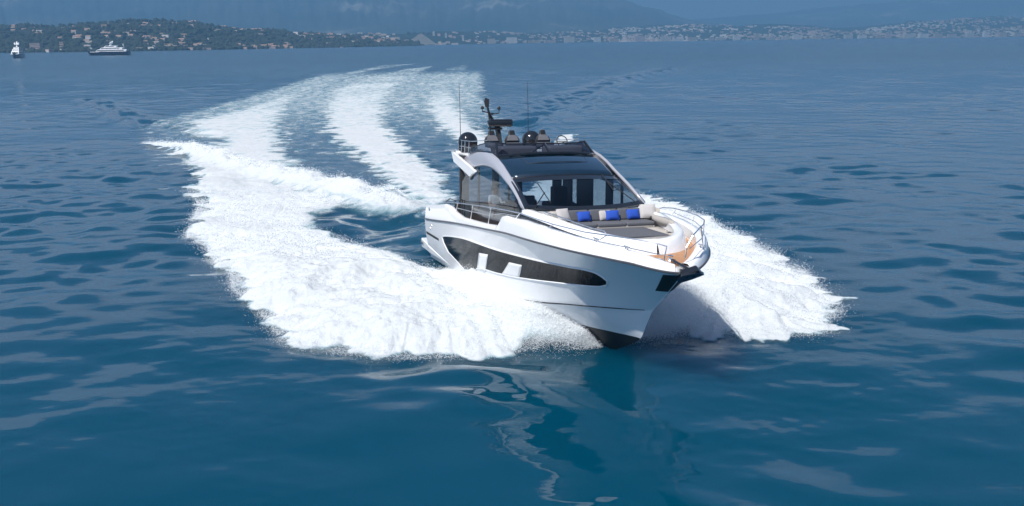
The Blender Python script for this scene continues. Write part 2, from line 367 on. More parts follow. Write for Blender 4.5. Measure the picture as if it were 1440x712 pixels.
X3, Y3 = polar(np.array([0.5, 9.2]), TH0, TH1, 40)
w3 = raw_mesh('sea_water', np.stack([X3, Y3, X3*0-.02], -1).reshape(-1, 3), gridfaces(*X3.shape), M['water']); tag(w3, kind='structure')

# ------------------------------------------------------------------ the motor yacht (x forward, y port, z up, in metres)
def pose(head, trim, bank):
    F = np.array([math.cos(head)*math.cos(trim), math.sin(head)*math.cos(trim), math.sin(trim)])
    Lp = np.array([-math.sin(head), math.cos(head), 0.]); U = np.cross(F, Lp)
    return np.stack([F, Lp*math.cos(bank)-U*math.sin(bank), U*math.cos(bank)+Lp*math.sin(bank)], 1)
BR = pose(R(-72.85), R(3.0), R(1.5)); BP = np.array([-1.19, 39.88, 0.0])
BM = Matrix(((*BR[0], BP[0]), (*BR[1], BP[1]), (*BR[2], BP[2]), (0, 0, 0, 1)))
yacht = bpy.data.objects.new('motor_yacht', None); COL.objects.link(yacht); yacht.matrix_world = BM
yacht.empty_display_size = .5
tag(yacht, 'large white motor yacht planing towards the camera with black roof and dark hull windows', 'yacht')
HB = spl([-1.5,0,3,8,10,12,13.5,15,16,16.8,17.4,17.8,18.05,18.17], [2.45,2.54,2.56,2.56,2.54,2.48,2.38,2.12,1.80,1.42,1.03,.66,.33,0])
ZS = spl([-1,.38,5.3,9.1,12,14.5,16,17.3,17.8,18.17], [1.58,1.67,2.1,2.38,2.56,2.6,2.58,2.51,2.41,2.33])
HC = spl([0,6,8,10,12,13.5,14.8,15.7,16.45], [2.3,2.28,2.22,2.05,1.72,1.3,.82,.42,0])
ZC = spl([0,8,10.4,12.25,13.6,14.6,15.5,16.45], [.02,.14,.30,.49,.68,.80,.91,1.03])
ZK = spl([0,6,13,14.0,14.65,15.25,15.77,16.11,16.45], [-.55,-.75,-.78,-.62,-.38,-.12,.14,.585,1.03])
def top_pt(s, v):
    XS = 18.17*s; XC = 16.45*s; x = XC+(XS-XC)*v
    b = -0.16*np.clip((s-.45)/.4, 0, 1)*np.sqrt(np.clip((1-s)/.08, 0, 1))+.05*np.clip((.6-s)/.4, 0, 1)
    y = HC(XC)+(HB(XS)-HC(XC))*v+b*np.sin(np.pi*np.clip(v, 0, 1)); z = ZC(XC)+(ZS(XS)-ZC(XC))*v
    return x, y, z
def hull_at(x, z):
    lo = -.3; hi = 1.05
    for _ in range(40):
        v = (lo+hi)/2; s = x/(16.45+1.72*v); zz = float(top_pt(s, v)[2])
        if zz < z: lo = v
        else: hi = v
    s = x/(16.45+1.72*v); return float(top_pt(s, v)[1])
sq = 1-(1-np.linspace(0, 1, 90))**1.7
def side(sg, P): return [(p[0], sg*p[1], p[2]) for p in P]
def hull_rows(sg):
    rows = []
    for s in sq: rows.append([(float(a), sg*float(b), float(c)) for a, b, c in (top_pt(s, v) for v in np.linspace(0, 1, 14))])
    return rows
mb = MB()
for sg in (-1, 1):
    mb.grid(hull_rows(sg), 0)
    rows = []; rowk = []
    for s in sq:
        xc = 16.45*s; yc = float(HC(xc)); zc = float(ZC(xc)); zk = float(ZK(xc))
        zb = np.interp(xc, [0, 9, 13, 15.77, 16.45], [-.30, -.2, .0, .14, 1.03]); zb = zk+.0015 if xc > 15.7 else max(zk, min(zb, zc-.03))
        # white band from the chine down to the boot line, black below
        f = (zc-zb)/(zc-zk+1e-6); yb = yc*(1-f)**.95
        rows.append([(xc, sg*yc, zc), (xc, sg*max(0, yc-.03*min(1, yc/.3)), zc-.03)]+[(xc, sg*(yc+(yb-yc)*k/4), zc-.03+(zb-zc+.03)*k/4) for k in range(1, 5)])
        rowk.append([(xc, sg*yb*(1-k/5), zb+(zk-zb)*k/5) for k in range(6)])
    mb.grid(rows, 0); mb.grid(rowk, 1)
# transom
tr = [(0.0, float(top_pt(0, v)[1]), float(top_pt(0, v)[2])) for v in np.linspace(0, 1, 14)]
tr = [(0, -p[1], p[2]) for p in tr[::-1]]+[(0, -float(HC(0))*.5, -.3), (0, 0, -.55), (0, float(HC(0))*.5, -.3)]+tr
mb.add(tr, [tuple(range(len(tr)))], 0)
hull = mb.build('hull', [M['gel'], M['antifoul']], yacht, 35)
# rub rail that runs round the sheer
for_stripe = MB()
for sg in (-1, 1):
    xs = np.concatenate([np.linspace(.2, 15.5, 50), 18.17-(18.17-15.5)*(1-np.linspace(0, 1, 26)[1:])**1.8])
    for_stripe.tube([(x, sg*(float(HB(x))+.012), float(ZS(x))) for x in xs], .032, 6)
for_stripe.build('rub_rail', M['stripe'], yacht)
# spray rail line along the chine near the bow
mb = MB()
for sg in (-1, 1):
    xs = np.linspace(9.5, 16.25, 40); mb.tube([(x, sg*(float(HC(x))+.012), float(ZC(x))+.035) for x in xs], .022, 6)
mb.build('spray_rail', M['black'], yacht)
# hull windows: the curved dark band let into the topsides
wt = spl([3.06,3.66,7.1,10.1,13.2,14.65,15.3,15.62,15.78,15.84], [1.30,1.40,1.72,1.82,1.96,2.01,2.03,2.01,1.94,1.80])
wbx = [3.06,3.25,3.79,5.0,6.1,6.45,6.75,7.17,7.6,8.28,9.58,11.24,13.36,15.05,15.4,15.66,15.80,15.84]; wbz = [1.28,1.07,.78,.60,.42,.385,.42,.62,.80,.91,.98,1.12,1.34,1.50,1.55,1.63,1.74,1.79]
def wb_(x): return float(np.interp(x, wbx, wbz))
for sg in (-1, 1):
    mb = MB(); rows = []; xs = np.unique(np.concatenate([np.linspace(3.07, 15.84, 110), np.array(wbx[1:])]))
    edge_t = []; edge_b = []
    for x in xs:
        a = float(wt(x)); b = min(wb_(x), a-.004)
        rows.append([(x, sg*(hull_at(x, b+(a-b)*k/6)+.007), b+(a-b)*k/6) for k in range(7)])
        edge_t.append(rows[-1][-1]); edge_b.append(rows[-1][0])
    mb.grid(rows); w = mb.build('hull_window', M['hullwin'], yacht)
    fr = MB(); fr.tube(edge_t+edge_b[::-1]+[edge_t[0]], .026, 6); fr.build('window_frame', M['gel'], w)
    for q in ([(8.19,1.44),(9.10,1.52),(8.48,.82),(7.62,.80)], [(10.92,1.55),(11.87,1.61),(11.35,1.12),(10.02,1.02)]):
        st = MB(); A, B, C_, D_ = [np.array(p) for p in q]; rows = []
        for k in range(7):
            l = A+(D_-A)*k/6; r = B+(C_-B)*k/6
            rows.append([(p[0], sg*(hull_at(*p)+.022), p[1]) for p in (l+(r-l)*j/6 for j in range(7))])
        st.grid(rows); o = st.build('window_strut', M['gel'], w)
        sm = o.modifiers.new('thick', 'SOLIDIFY'); sm.thickness = .02
    # engine-room louvre and outlets abaft the window
    lv = MB(); lv.grid([[(x, sg*(hull_at(x, z)+.008), z) for z in (1.03, 1.13)] for x in np.linspace(.12, 2.35, 10)]); lv.build('air_louvre', M['black'], yacht)
    for (x, z) in ((1.28, 1.5), (1.0, 1.36)):
        ol = MB(); ol.lathe([(0, .02), (.05, .02), (.06, 0)], n=12); o = ol.build('outlet', M['steel'], yacht); o.location = (x, sg*hull_at(x, z), z); o.rotation_euler = (R(90)*(-sg), 0, 0)
# moulded stern sponson and bathing platform
mb = MB()
for sg in (-1, 1):
    rows = []
    for x in np.linspace(-1.35, 3.4, 20):
        t = (x+1.35)/4.75; zt = .62-.36*t; hh_ = .30*(1-t)+.05; y = (2.30+.20*min(1, t*2)) if x < 0 else hull_at(x, max(.1, zt))+.05*(1-t)
        y = 2.42+.02*t if x < 0 else y
        rows.append([(x, sg*(y-.25), zt+.02), (x, sg*(y-.03), zt+.02), (x, sg*y, zt-.02), (x, sg*(y-.02), zt-hh_), (x, sg*(y-.25), zt-hh_-.03)])
    mb.grid(rows); mb.add(rows[0], [(0, 1, 2, 3, 4)]); mb.add(rows[-1], [(0, 1, 2, 3, 4)])
mb.box((-.66, 0, .45), (1.34, 4.5, .26), bev=.05)
mb.build('stern_platform', M['gel'], yacht)
mb = MB(); mb.box((-.66, 0, .592), (1.2, 4.2, .02)); mb.build('platform_deck', M['teak'], yacht)
for sg in (-1, 1):
    mb = MB(); mb.tube([(-1.36, sg*2.2, .5), (-1.36, sg*2.44, .48), (-.9, sg*2.47, .48)], .03, 6); mb.build('platform_fender', M['stripe'], yacht)

# bulwark: outer face leaning in, broad cap, inner face
capx = [0.1,.24,2.0,3.5,4.2,4.95,6.0,7.47,9.21,10.37,10.55,10.85,11.2,11.74,12.6,13.86,15.32,16.6,17.3,17.6,18.0,18.17]
capz = [2.22,2.24,2.42,2.61,2.60,2.47,2.40,2.46,2.55,2.64,2.74,2.98,3.04,3.04,3.07,3.04,2.98,2.89,2.79,2.72,2.58,2.50]
def CZ(x): return float(np.interp(x, capx, capz))
DZx = [0,3.8,4.0,10.4,11.4,14.5,16.5,17.8]; DZz = [1.62,1.62,2.16,2.36,2.68,2.66,2.57,2.45]
def DZ(x): return float(np.interp(x, DZx, DZz))
xs_b = np.unique(np.concatenate([np.linspace(.05, 16, 90), np.array(capx[1:-1]), 18.10-(18.10-16)*(1-np.linspace(0, 1, 24))**1.8]))
mb = MB()
def off(x, d):       # a point d inside the sheer, measured square to it
    x = float(x); dx = .02; y = float(HB(x)); t = np.array([2*dx, float(HB(min(x+dx, 18.17)))-float(HB(x-dx))]); t /= np.linalg.norm(t)
    n = np.array([t[1], -t[0]]); return x+n[0]*d, max(0.0, y+n[1]*d)
for sg in (-1, 1):
    rows = []
    for x in xs_b:
        zc = CZ(x); zs = float(ZS(x)); zd = DZ(x)-.02; wd = .34 if x > 11 else .26
        pr = [(0, zs+.02), (.03, zs+.6*(zc-zs)), (.07, zc-.03), (.11, zc), (wd-.05, zc-.005), (wd, zc-.05), (wd+.01, min(zd, zc-.08))]
        rows.append([(*(lambda q: (q[0], sg*q[1]))(off(x, d)), z) for d, z in pr])
    mb.grid(rows); mb.add(rows[0], [tuple(range(7))])
# close the nose between the two caps
mb.prism([(17.75, -.36, 2.30), (17.75, .36, 2.30), (18.12, .16, 2.30), (18.12, -.16, 2.30)], (0, 0, .16))
bul = mb.build('bulwark', M['gel'], yacht, 45)
for sg in (-1, 1):                                  # fairleads on the quarter
    mb = MB(); mb.box((.84, sg*2.50, 2.12), (.20, .08, .12), bev=.02); mb.build('fairlead', M['steel'], yacht)
# decks
mb = MB()
for sg in (-1, 1):
    mb.grid([[(x, sg*1.6, DZ(x)), (x, sg*(float(HB(x))-.24), DZ(x))] for x in np.linspace(3.9, 11.8, 30)])
mb.grid([[(x, y*(float(HB(x))-.22), DZ(x)) for y in np.linspace(-1, 1, 9)] for x in np.linspace(.1, 3.9, 8)])
xs = np.linspace(11.8, 17.86, 40)
mb.grid([[(x, y*max(.02, float(HB(x))-.26), DZ(x)+.02*(1-y*y)) for y in np.linspace(-1, 1, 13)] for x in xs])
mb.build('deck', M['teak'], yacht)

# foredeck trunk: coaming round the lounge, well inside it
MW = spl([11.4,12.2,13,14.5,15.5,16.0,16.35,16.55,16.62], [1.98,1.92,1.84,1.60,1.32,1.06,.74,.36,0])
MZ = spl([11.4,12.6,14.5,15.6,16.3,16.62], [3.27,3.24,3.13,3.05,2.98,2.94])
mxs = np.concatenate([np.linspace(11.4, 15.5, 30), 16.62-(16.62-15.5)*(1-np.linspace(0, 1, 22)[1:])**1.8])
def moff(x, d):
    y = float(MW(x)); dx = .01; t = np.array([2*dx, float(MW(min(x+dx, 16.62)))-float(MW(max(11.4, x-dx)))]); t /= np.linalg.norm(t)
    return x+t[1]*d, max(0.0, y-t[0]*d)
mb = MB()
for sg in (-1, 1):
    rows = []
    for x in mxs:
        zt = float(MZ(x)); zb = DZ(x)-.02
        pr = [(-.12, zb), (-.06, zb+.5*(zt-zb)), (0, zt-.05), (.05, zt), (.20, zt), (.26, zt-.04), (.28, 2.55)]
        rows.append([(*(lambda q: (q[0], sg*q[1]))(moff(x, d)), z) for d, z in pr])
    mb.grid(rows)
# dash deck below the windscreen
mb.grid([[(x, y*1.72, z) for y in np.linspace(-1, 1, 9)] for x, z in ((11.45, 3.22), (12.0, 3.20), (12.62, 3.16), (12.66, 3.0), (12.66, 2.6))])
trunk = mb.build('foredeck_coaming', M['gel'], yacht, 50)
mb = MB()
for sg in (-1, 1):                                  # black inlay along the coaming's flank
    rows = []
    for x in np.linspace(11.4, 15.6, 24):
        zt = float(MZ(x))-.16-.03*(x-11.4)/4.2; wd = .15*(1-.8*(x-11.4)/4.2)
        rows.append([(*(lambda q: (q[0], sg*q[1]))(moff(x, -.055-.02)), zt-wd), (*(lambda q: (q[0], sg*q[1]))(moff(x, -.03-.018)), zt)])
    mb.grid(rows)
mb.build('coaming_inlay', M['black_gloss'], trunk)
# lounge: floor, sofa, sunpad
mb = MB(); mb.grid([[(x, y*max(.05, float(MW(x))-.27), 2.58) for y in np.linspace(-1, 1, 5)] for x in np.linspace(12.6, 16.3, 14)]); mb.build('lounge_floor', M['gel_deck'], trunk)
def cushion(mb, c, d, bev=.06, m=0, rot=None): mb.box(c, d, rot, m, bev); return mb
lounge = MB(); cushion(lounge, (13.28, .02, 2.80), (.72, 2.62, .24), .03); lounge = lounge.build('lounge_sofa', M['beige'], yacht)
for k in range(3):
    c = MB(); cushion(c, (13.30, -.86+.90*k, 2.95), (.70, .88, .12), .045); c.build('seat_cushion', M['greyfab'], lounge)
    c = MB(); cushion(c, (12.88, -.86+.90*k, 3.16), (.16, .87, .34), .06, rot=Matrix.Rotation(R(-12), 3, 'Y')); c.build('back_cushion', M['greyfab'], lounge)
for yb in (1.48, -1.44):
    b = MB(); cushion(b, (12.86, yb, 3.14), (.30, .34, .36), .09); b.build('end_bolster', M['beige'], lounge)
b = MB(); b.grid([[(x, 1.40-.06*(x-13)**1.3+.0*j if j == 0 else min(float(MW(x))-.16, 1.62-.10*(x-13)), z) for j, z in ((0, 3.14), (1, 3.17))] for x in np.linspace(12.95, 14.9, 10)])
b.build('side_bolster', M['beige'], lounge).modifiers.new('thick', 'SOLIDIFY').thickness = -.2
pad = MB(); rows_t = []
pw = lambda x, sg: min(1.28 if sg < 0 else 1.05, float(MW(x))-.34)
px_ = np.linspace(13.66, 15.45, 12)
for x in px_:
    a = -pw(x, -1); b_ = pw(x, 1); rows_t.append([(x, a, 2.62), (x, a, 2.82), (x, a+.05, 2.86)]+[(x, a+(b_-a)*k/8, 2.868) for k in range(1, 8)]+[(x, b_-.05, 2.86), (x, b_, 2.82), (x, b_, 2.62)])
pad.grid(rows_t); n_ = len(rows_t[0]); pad.add(rows_t[0], [tuple(range(n_))]); pad.add(rows_t[-1], [tuple(range(n_))])
pad = pad.build('sunpad', M['greyfab'], yacht)
bd = MB(); rows_t = []
for x in np.linspace(13.7, 16.1, 14):
    o_ = float(MW(x))-.27; i_ = pw(x, 1)+.01 if x < 15.45 else .0
    rows_t.append([(x, i_, 2.845), (x, max(i_+.02, o_), 2.875)])
bd.grid(rows_t); bd.grid([[(x, -y, z) for (x, y, z) in r] for r in [[(x, pw(x, -1)+.01 if x < 15.45 else 0, 2.845), (x, max(.03, float(MW(x))-.27), 2.86)] for x in np.linspace(13.7, 16.1, 14)]])
bd = bd.build('sunpad_surround', M['beige'], pad); bd.modifiers.new('thick', 'SOLIDIFY').thickness = .12
for k in (0, .09): bk = MB(); bk.box((15.0+k, 1.14, 2.885), (.03, .13, .012)); bk.build('strap_slot', M['black'], pad)
# grab rail on the coaming
mb = MB(); mb.tube([(12.6, -1.72, 3.22), (12.75, -1.70, 3.30), (15.2, -1.28, 3.14), (15.7, -1.08, 3.10), (15.8, -1.04, 3.0)], .018, 6); mb.build('grab_rail', M['steel'], yacht)

# deckhouse
arc_o = [(3.55,-1.86,4.22),(4.03,-1.82,4.40),(4.8,-1.8,4.58),(5.57,-1.8,4.70),(6.3,-1.8,4.76),(6.97,-1.8,4.77),(7.6,-1.8,4.72),(8.27,-1.8,4.60),(8.9,-1.8,4.42),(9.47,-1.8,4.20),(10.0,-1.81,4.01),(10.59,-1.83,3.78),(11.1,-1.86,3.55),(11.64,-1.9,3.28)]
arc_i = [(4.7,-1.98,3.72),(5.3,-1.98,3.98),(5.9,-1.98,4.12),(6.5,-1.97,4.20),(7.1,-1.96,4.25),(7.6,-1.96,4.26),(8.1,-1.96,4.23),(8.6,-1.96,4.17),(9.05,-1.96,4.08),(9.42,-1.96,3.99),(9.9,-1.96,3.86),(10.3,-1.97,3.75),(10.8,-1.98,3.56),(11.40,-2.0,3.28)]
for sg in (-1, 1):
    mb = MB(); rows = []
    for a, b in zip(arc_o, arc_i):
        a = np.array(a); b = np.array(b); rows.append([tuple((a+(b-a)*t)*np.array([1, -sg, 1])+np.array([0, sg*.035*math.sin(math.pi*t), 0])) for t in np.linspace(0, 1, 6)])
    mb.grid(rows); o = mb.build('side_pillar', M['silver'], yacht); sm = o.modifiers.new('thick', 'SOLIDIFY'); sm.thickness = .09; sm.offset = -1 if sg < 0 else 1
    # glazing under the arc
    mb = MB(); xs = np.linspace(3.85, 11.5, 40); rows = []
    ti = spl([p[0] for p in arc_i], [p[2] for p in arc_i])
    for x in xs:
        zt = float(ti(x))-.0 if x > 4.7 else np.interp(x, [3.85, 4.7], [3.30, 3.74]); zb = np.interp(x, [3.85, 8, 11.5], [2.62, 2.76, 2.98])
        rows.append([(x, sg*(1.985+.02*(1-t)-.0), zb+(zt+.03-zb)*t) for t in np.linspace(0, 1, 5)])
    mb.grid(rows); g = mb.build('side_window', M['sideglass'], yacht)
    for xq in (6.3, 9.9):
        mb = MB(); mb.prism([(xq, sg*1.97, 2.7), (xq+.12, sg*1.97, 2.7), (xq+.12, sg*1.96, float(ti(xq))), (xq, sg*1.96, float(ti(xq)))], (0, -sg*.05, 0)); mb.build('window_mullion', M['black'], g)
    # dark cabin side under the glass
    mb = MB(); mb.grid([[(x, sg*2.005, DZ(x)-.05), (x, sg*2.0, np.interp(x, [3.85, 8, 11.5], [2.63, 2.77, 2.99]))] for x in np.linspace(3.85, 11.5, 20)])
    mb.build('cabin_side', M['black_gloss'], yacht)
    # white wing that sweeps down from the hardtop
    mb = MB(); q = [(2.86,4.56),(3.3,4.54),(6.45,4.04),(6.05,3.90),(5.75,3.78),(3.25,4.16)]
    mb.prism([(x, sg*(2.08+.03*(z < 4.0)), z) for x, z in q], (0, -sg*.10, 0)); o = mb.build('hardtop_wing', M['gel'], yacht)
    o.modifiers.new('bev', 'BEVEL').width = .025
    mb = MB(); mb.tube([(5.55, sg*2.0, 3.70), (6.0, sg*2.03, 3.93), (5.9, sg*2.01, 4.02), (6.15, sg*1.99, 4.16)], .04, 6); mb.build('wing_trim', M['black'], o)
    mb = MB(); mb.box((4.9, sg*2.075, 4.16), (.10, .03, .06), bev=.01); mb.build('side_light', M['black'], o)

# roof: rows from the windscreen head to the flybridge, then the hardtop
def ww(x): return float(np.interp(x, [3, 8, 9.8, 11.65], [1.80, 1.78, 1.82, 1.92]))
mb = MB(); rows = []
ys = np.linspace(-1, 1, 17)
for xe, xm, ze, zm in ((9.75,10.12,4.03,4.16),(9.45,9.80,4.18,4.30),(9.0,9.3,4.36,4.48),(8.5,8.75,4.52,4.63),(8.1,8.3,4.62,4.73)):
    rows.append([(xe+(xm-xe)*(1-y*y), y*ww(xe), ze+(zm-ze)*(1-abs(y)**2.2)) for y in ys])
mb.grid(rows); roof = mb.build('roof', M['roof'], yacht, 60); sm = roof.modifiers.new('thick', 'SOLIDIFY'); sm.thickness = .07; sm.offset = -1
mb = MB(); e_ = []
for y in np.linspace(-.72, .72, 15): e_.append((9.0+.30*(1-y*y)-.18*(abs(y) > .7)*0, y*1.8*.8, 4.40+.105*(1-abs(y)**2.2)))
mb.tube([(8.62, -1.12, 4.60)]+e_+[(8.62, 1.12, 4.60)], .012, 5); mb.build('sunroof_seam', M['black'], roof)
mb = MB(); mb.grid([[(x, y*1.80, 4.50 if x < 8 else 4.42) for y in np.linspace(-1, 1, 5)] for x in (2.7, 5, 8.2)]); mb.box((2.75, 0, 4.46), (.3, 3.7, .2), bev=.05)
hard = mb.build('flybridge_floor', M['gel_deck'], yacht); hard.modifiers.new('thick', 'SOLIDIFY').thickness = .08
# windscreen
mb = MB(); rows = []
def ws_pt(t, y):
    xe = 11.62+(9.78-11.62)*t; xm = 12.12+(10.15-12.12)*t; ze = 3.30+(4.01-3.30)*t; zm = 3.22+(4.13-3.22)*t; w = 1.93+(1.83-1.93)*t
    return (xe+(xm-xe)*(1-abs(y)**2.2), y*w, ze+(zm-ze)*(1-abs(y)**2.2)+.05*math.sin(math.pi*t))
mb.grid([[ws_pt(t, y) for y in ys] for t in np.linspace(0, 1, 9)]); wsc = mb.build('windscreen', M['ws'], yacht, 60)
mb = MB()
fr_ = [ws_pt(0, y) for y in ys]+[ws_pt(t, 1) for t in np.linspace(0, 1, 6)[1:]]+[ws_pt(1, y) for y in ys[::-1]][1:]+[ws_pt(t, -1) for t in np.linspace(1, 0, 6)[1:]]
mb.tube(fr_, .04, 6)
mb.grid([[tuple(np.array(ws_pt(t, y))+np.array([.008, 0, .012])) for y in ys] for t in (.84, .92, 1.0)])
mb.grid([[tuple(np.array(ws_pt(t, y))+np.array([.008, 0, .012])) for y in ys] for t in (0, .05, .1)])
for sg in (-1, 1): mb.grid([[tuple(np.array(ws_pt(t, sg*(1-d)))+np.array([.008, 0, .012])) for d in (0, .03, .06)] for t in np.linspace(.05, .95, 9)])
mb.build('windscreen_frame', M['black_gloss'], wsc)
for y0, y1, t1 in ((-.86, -.62, .42), (.84, .62, .70)):
    mb = MB(); a = np.array(ws_pt(.02, y0)); b = np.array(ws_pt(t1, y1)); up = np.array([.05, 0, .07])
    mb.tube([a+up*.5, a+up, b+up*.7], .018, 6); d = (np.array(ws_pt(t1+.2, y1*1.05))-np.array(ws_pt(t1-.35, y1*.98)))
    mb.tube([b-d*.5+up*.4, b+d*.5+up*.4], .016, 6); mb.build('wiper', M['black'], wsc)
# saloon seen through the glass
mb = MB(); mb.grid([[(x, y*1.9, 1.75) for y in np.linspace(-1, 1, 3)] for x in (3.9, 8, 12)]); mb.build('saloon_floor', M['wood_in'], yacht)
mb = MB(); mb.prism([(10.0, -1.75, 2.4), (11.9, -1.75, 3.12), (11.9, -1.75, 1.8), (10.0, -1.75, 1.8)], (0, 3.5, 0)); mb.build('dashboard', M['interior'], yacht)
mb = MB()
for y in (-1.85, -.62, .30, 1.85): mb.box((3.95, y, 3.1), (.14, .24 if abs(y) < 1 else .34, 2.7))
mb.box((3.95, 0, 4.2), (.12, 3.7, .3)); mb.box((3.95, -1.2, 2.2), (.1, 1.2, 1.0)); mb.build('aft_bulkhead', M['interior'], yacht)
for nm, c, d in (('galley_counter', (6.2, 1.2, 2.35), (1.8, .9, .9)), ('saloon_cabinet', (7.2, .75, 2.85), (.5, .5, 1.3)), ('saloon_sofa', (6.0, -1.3, 2.2), (2.2, .7, .8))):
    mb = MB(); mb.box(c, d, bev=.08); mb.build(nm, M['interior'], yacht)
for xp, wp in ((5.0, .9), (6.75, 1.5), (9.0, .55)):       # broad dark piers between the panes on the far side
    mb = MB(); mb.box((xp, 1.90, 3.2), (wp, .07, 2.2), bev=.02); mb.build('window_pier', M['interior'], yacht)
mb = MB(); mb.box((9.0, -.95, 2.55), (.5, .55, .15), bev=.05); mb.box((8.75, -.95, 2.95), (.15, .55, .85), bev=.06); mb.box((9, -.95, 2.1), (.15, .15, .8)); mb.build('helm_seat', M['leather'], yacht)
mb = MB(); mb.box((2.4, 0, 1.85), (1.0, 3.4, .45), bev=.06); mb.box((1.95, 0, 2.2), (.22, 3.4, .55), bev=.08); mb.build('cockpit_sofa', M['interior'], yacht)
for sg in (-1, 1): mb = MB(); mb.tube([(3.7, sg*2.15, 2.2), (3.7, sg*2.15, 2.75), (3.1, sg*2.2, 2.76), (2.6, sg*2.25, 2.6)], .018, 6); mb.tube([(3.6, sg*2.15, 2.74), (4.2, sg*2.1, 2.8), (4.2, sg*2.1, 2.2)], .016, 6); mb.build('cockpit_rail', M['black'], yacht)

# flybridge
fs = MB()
fb = [(4.6,-1.80,4.60),(5.8,-1.80,4.72),(7.2,-1.78,4.74),(8.0,-1.74,4.64),(8.22,-1.35,4.68),(8.32,-.7,4.73),(8.36,0,4.74),(8.32,.7,4.73),(8.22,1.35,4.68),(8.0,1.74,4.64),(7.2,1.78,4.74),(5.8,1.80,4.72),(4.6,1.80,4.60)]
ft = [(4.6,-1.78,4.72),(5.8,-1.74,4.93),(6.9,-1.70,5.06),(7.42,-1.60,5.07),(7.62,-1.25,5.03),(7.72,-.65,5.03),(7.76,0,5.04),(7.72,.65,5.03),(7.62,1.25,5.03),(7.42,1.60,5.07),(6.9,1.70,5.06),(5.8,1.74,4.93),(4.6,1.78,4.72)]
fs.grid([[tuple(np.array(a)+(np.array(b)-np.array(a))*t) for a, b in zip(fb, ft)] for t in (0, .5, 1)]); fsc = fs.build('flybridge_screen', M['smoke'], yacht, 0)
mb = MB(); mb.tube(ft, .022, 6); mb.tube(fb, .05, 6)
for i in (3, 6, 9): mb.tube([fb[i], ft[i]], .045, 6)
mb.tube([fb[5], (7.7, .1, 5.03)], .02, 6)
mb.build('screen_frame', M['black_gloss'], fsc)
mb = MB(); mb.grid([[tuple(np.array(p)+np.array([.0, 0, dz])) for p in fb] for dz in (-.22, .0)]); mb.build('flybridge_coaming', M['black_gloss'], yacht)
for y in (-.75, .95): mb = MB(); mb.box((7.0, y, 4.72), (.7, 1.3, .4), bev=.1); mb.build('flybridge_console', M['leather'], yacht)
mb = MB(); mb.box((6.4, 0, 4.56), (2.6, 3.2, .05)); mb.build('flybridge_sole', M['teak'], yacht)
def fly_seat(x, y):
    s = MB(); s.box((x+.1, y, 4.86), (.5, .56, .16), bev=.06); s.box((x+.1, y, 4.68), (.16, .2, .3)); st = s.build('flybridge_seat', M['greyfab'], yacht)
    b = MB(); prof = [(-.27, 4.90), (-.29, 5.02), (-.22, 5.16), (-.12, 5.22), (-.11, 5.35), (-.08, 5.39), (.08, 5.39), (.11, 5.35), (.12, 5.22), (.22, 5.16), (.29, 5.02), (.27, 4.90)]
    b.prism([(x-.10-(z-4.9)*.18, y+dy, z) for dy, z in prof], (-.11, 0, 0)); o = b.build('backrest', M['black'], st, 30); o.modifiers.new('bev', 'BEVEL').width = .03
    b = MB(); b.prism([(x-.085-(z-4.9)*.18, y+dy*.78, z) for dy, z in prof[1:4]+prof[8:11]], (.03, 0, 0)); b.build('seat_pad', M['leather'], st)
for y in (-1.0, -.22, .98): fly_seat(4.95, y)
mb = MB()
for y in (.95,):
    ring = [(6.05+.0*math.cos(a)-.10*math.sin(a), 1.28+.20*math.cos(a), 5.02+.19*math.sin(a)) for a in np.linspace(0, 2*math.pi, 25)]
    mb.tube(ring, .018, 6, cap=False); mb.tube([ring[0], (6.1, 1.28, 5.0), ring[12]], .015, 6); mb.tube([(6.1, 1.28, 5.0), (6.6, 1.28, 4.9)], .02, 6)
mb.build('steering_wheel', M['black'], yacht)
for sg in (-1, 1):
    mb = MB(); a = [(2.6, sg*1.70, 4.98), (3.4, sg*1.72, 4.98), (4.7, sg*1.74, 5.0), (6.6, sg*1.70, 5.12)]
    mb.tube(a, .014, 6); mb.tube([(2.6, sg*1.72, 4.75), (4.6, sg*1.75, 4.76)], .012, 6)
    for x in (2.62, 3.1, 3.6, 4.2): mb.tube([(x, sg*1.74, 4.5), (x, sg*1.71, 4.98)], .013, 6)
    mb.build('flybridge_rail', M['steel'], yacht)
def dome(x, y, z0, r, h):
    b = MB(); b.lathe([(0.001, 0), (r*.92, 0), (r*.97, .05)]+[(r, h-r)]+[(r*math.cos(a), h-r+r*math.sin(a)) for a in np.linspace(.1, math.pi/2-.02, 14)]+[(.001, h)], (x, y, z0), 32)
    o = b.build('satellite_dome', M['black_gloss'], yacht, 60); c = MB(); c.lathe([(r+.006, .18), (r+.006, .20)], (x, y, z0), 32); c.build('dome_seam', M['leather'], o)
dome(2.75, -1.38, 4.46, .375, .82); dome(2.45, 1.30, 4.5, .375, .80)
for x, y, z1 in ((2.55, -1.62, 7.13), (2.25, 1.24, 7.22)):
    b = MB(); b.tube([(x, y, 4.5), (x, y, 5.0)], .03, 6); b.tube([(x, y, 5.0), (x-.03, y, 6.2), (x-.06, y-.02, z1)], [.014, .011, .008], 6); b.build('whip_antenna', M['black'], yacht)
mast = MB()
mast.prism([(2.75, .0, 4.5), (2.2, .0, 4.5), (2.15, -.05, 5.0), (2.05, -.10, 5.45), (2.25, -.06, 5.45), (2.42, -.03, 4.9)], (0, .13, 0))
mast.tube([(2.2, -.30, 4.6), (2.2, -.33, 5.6), (2.1, -.40, 6.25)], .03, 8)
mast.tube([(2.1, 0, 5.4), (2.05, -.2, 5.75), (2.1, -.33, 5.95), (2.08, -.40, 6.25)], [.07, .06, .05, .04], 8)
mast.box((2.2, -.12, 5.38), (.34, .5, .09), bev=.02); mast.box((2.2, -.2, 5.70), (.2, .34, .06))
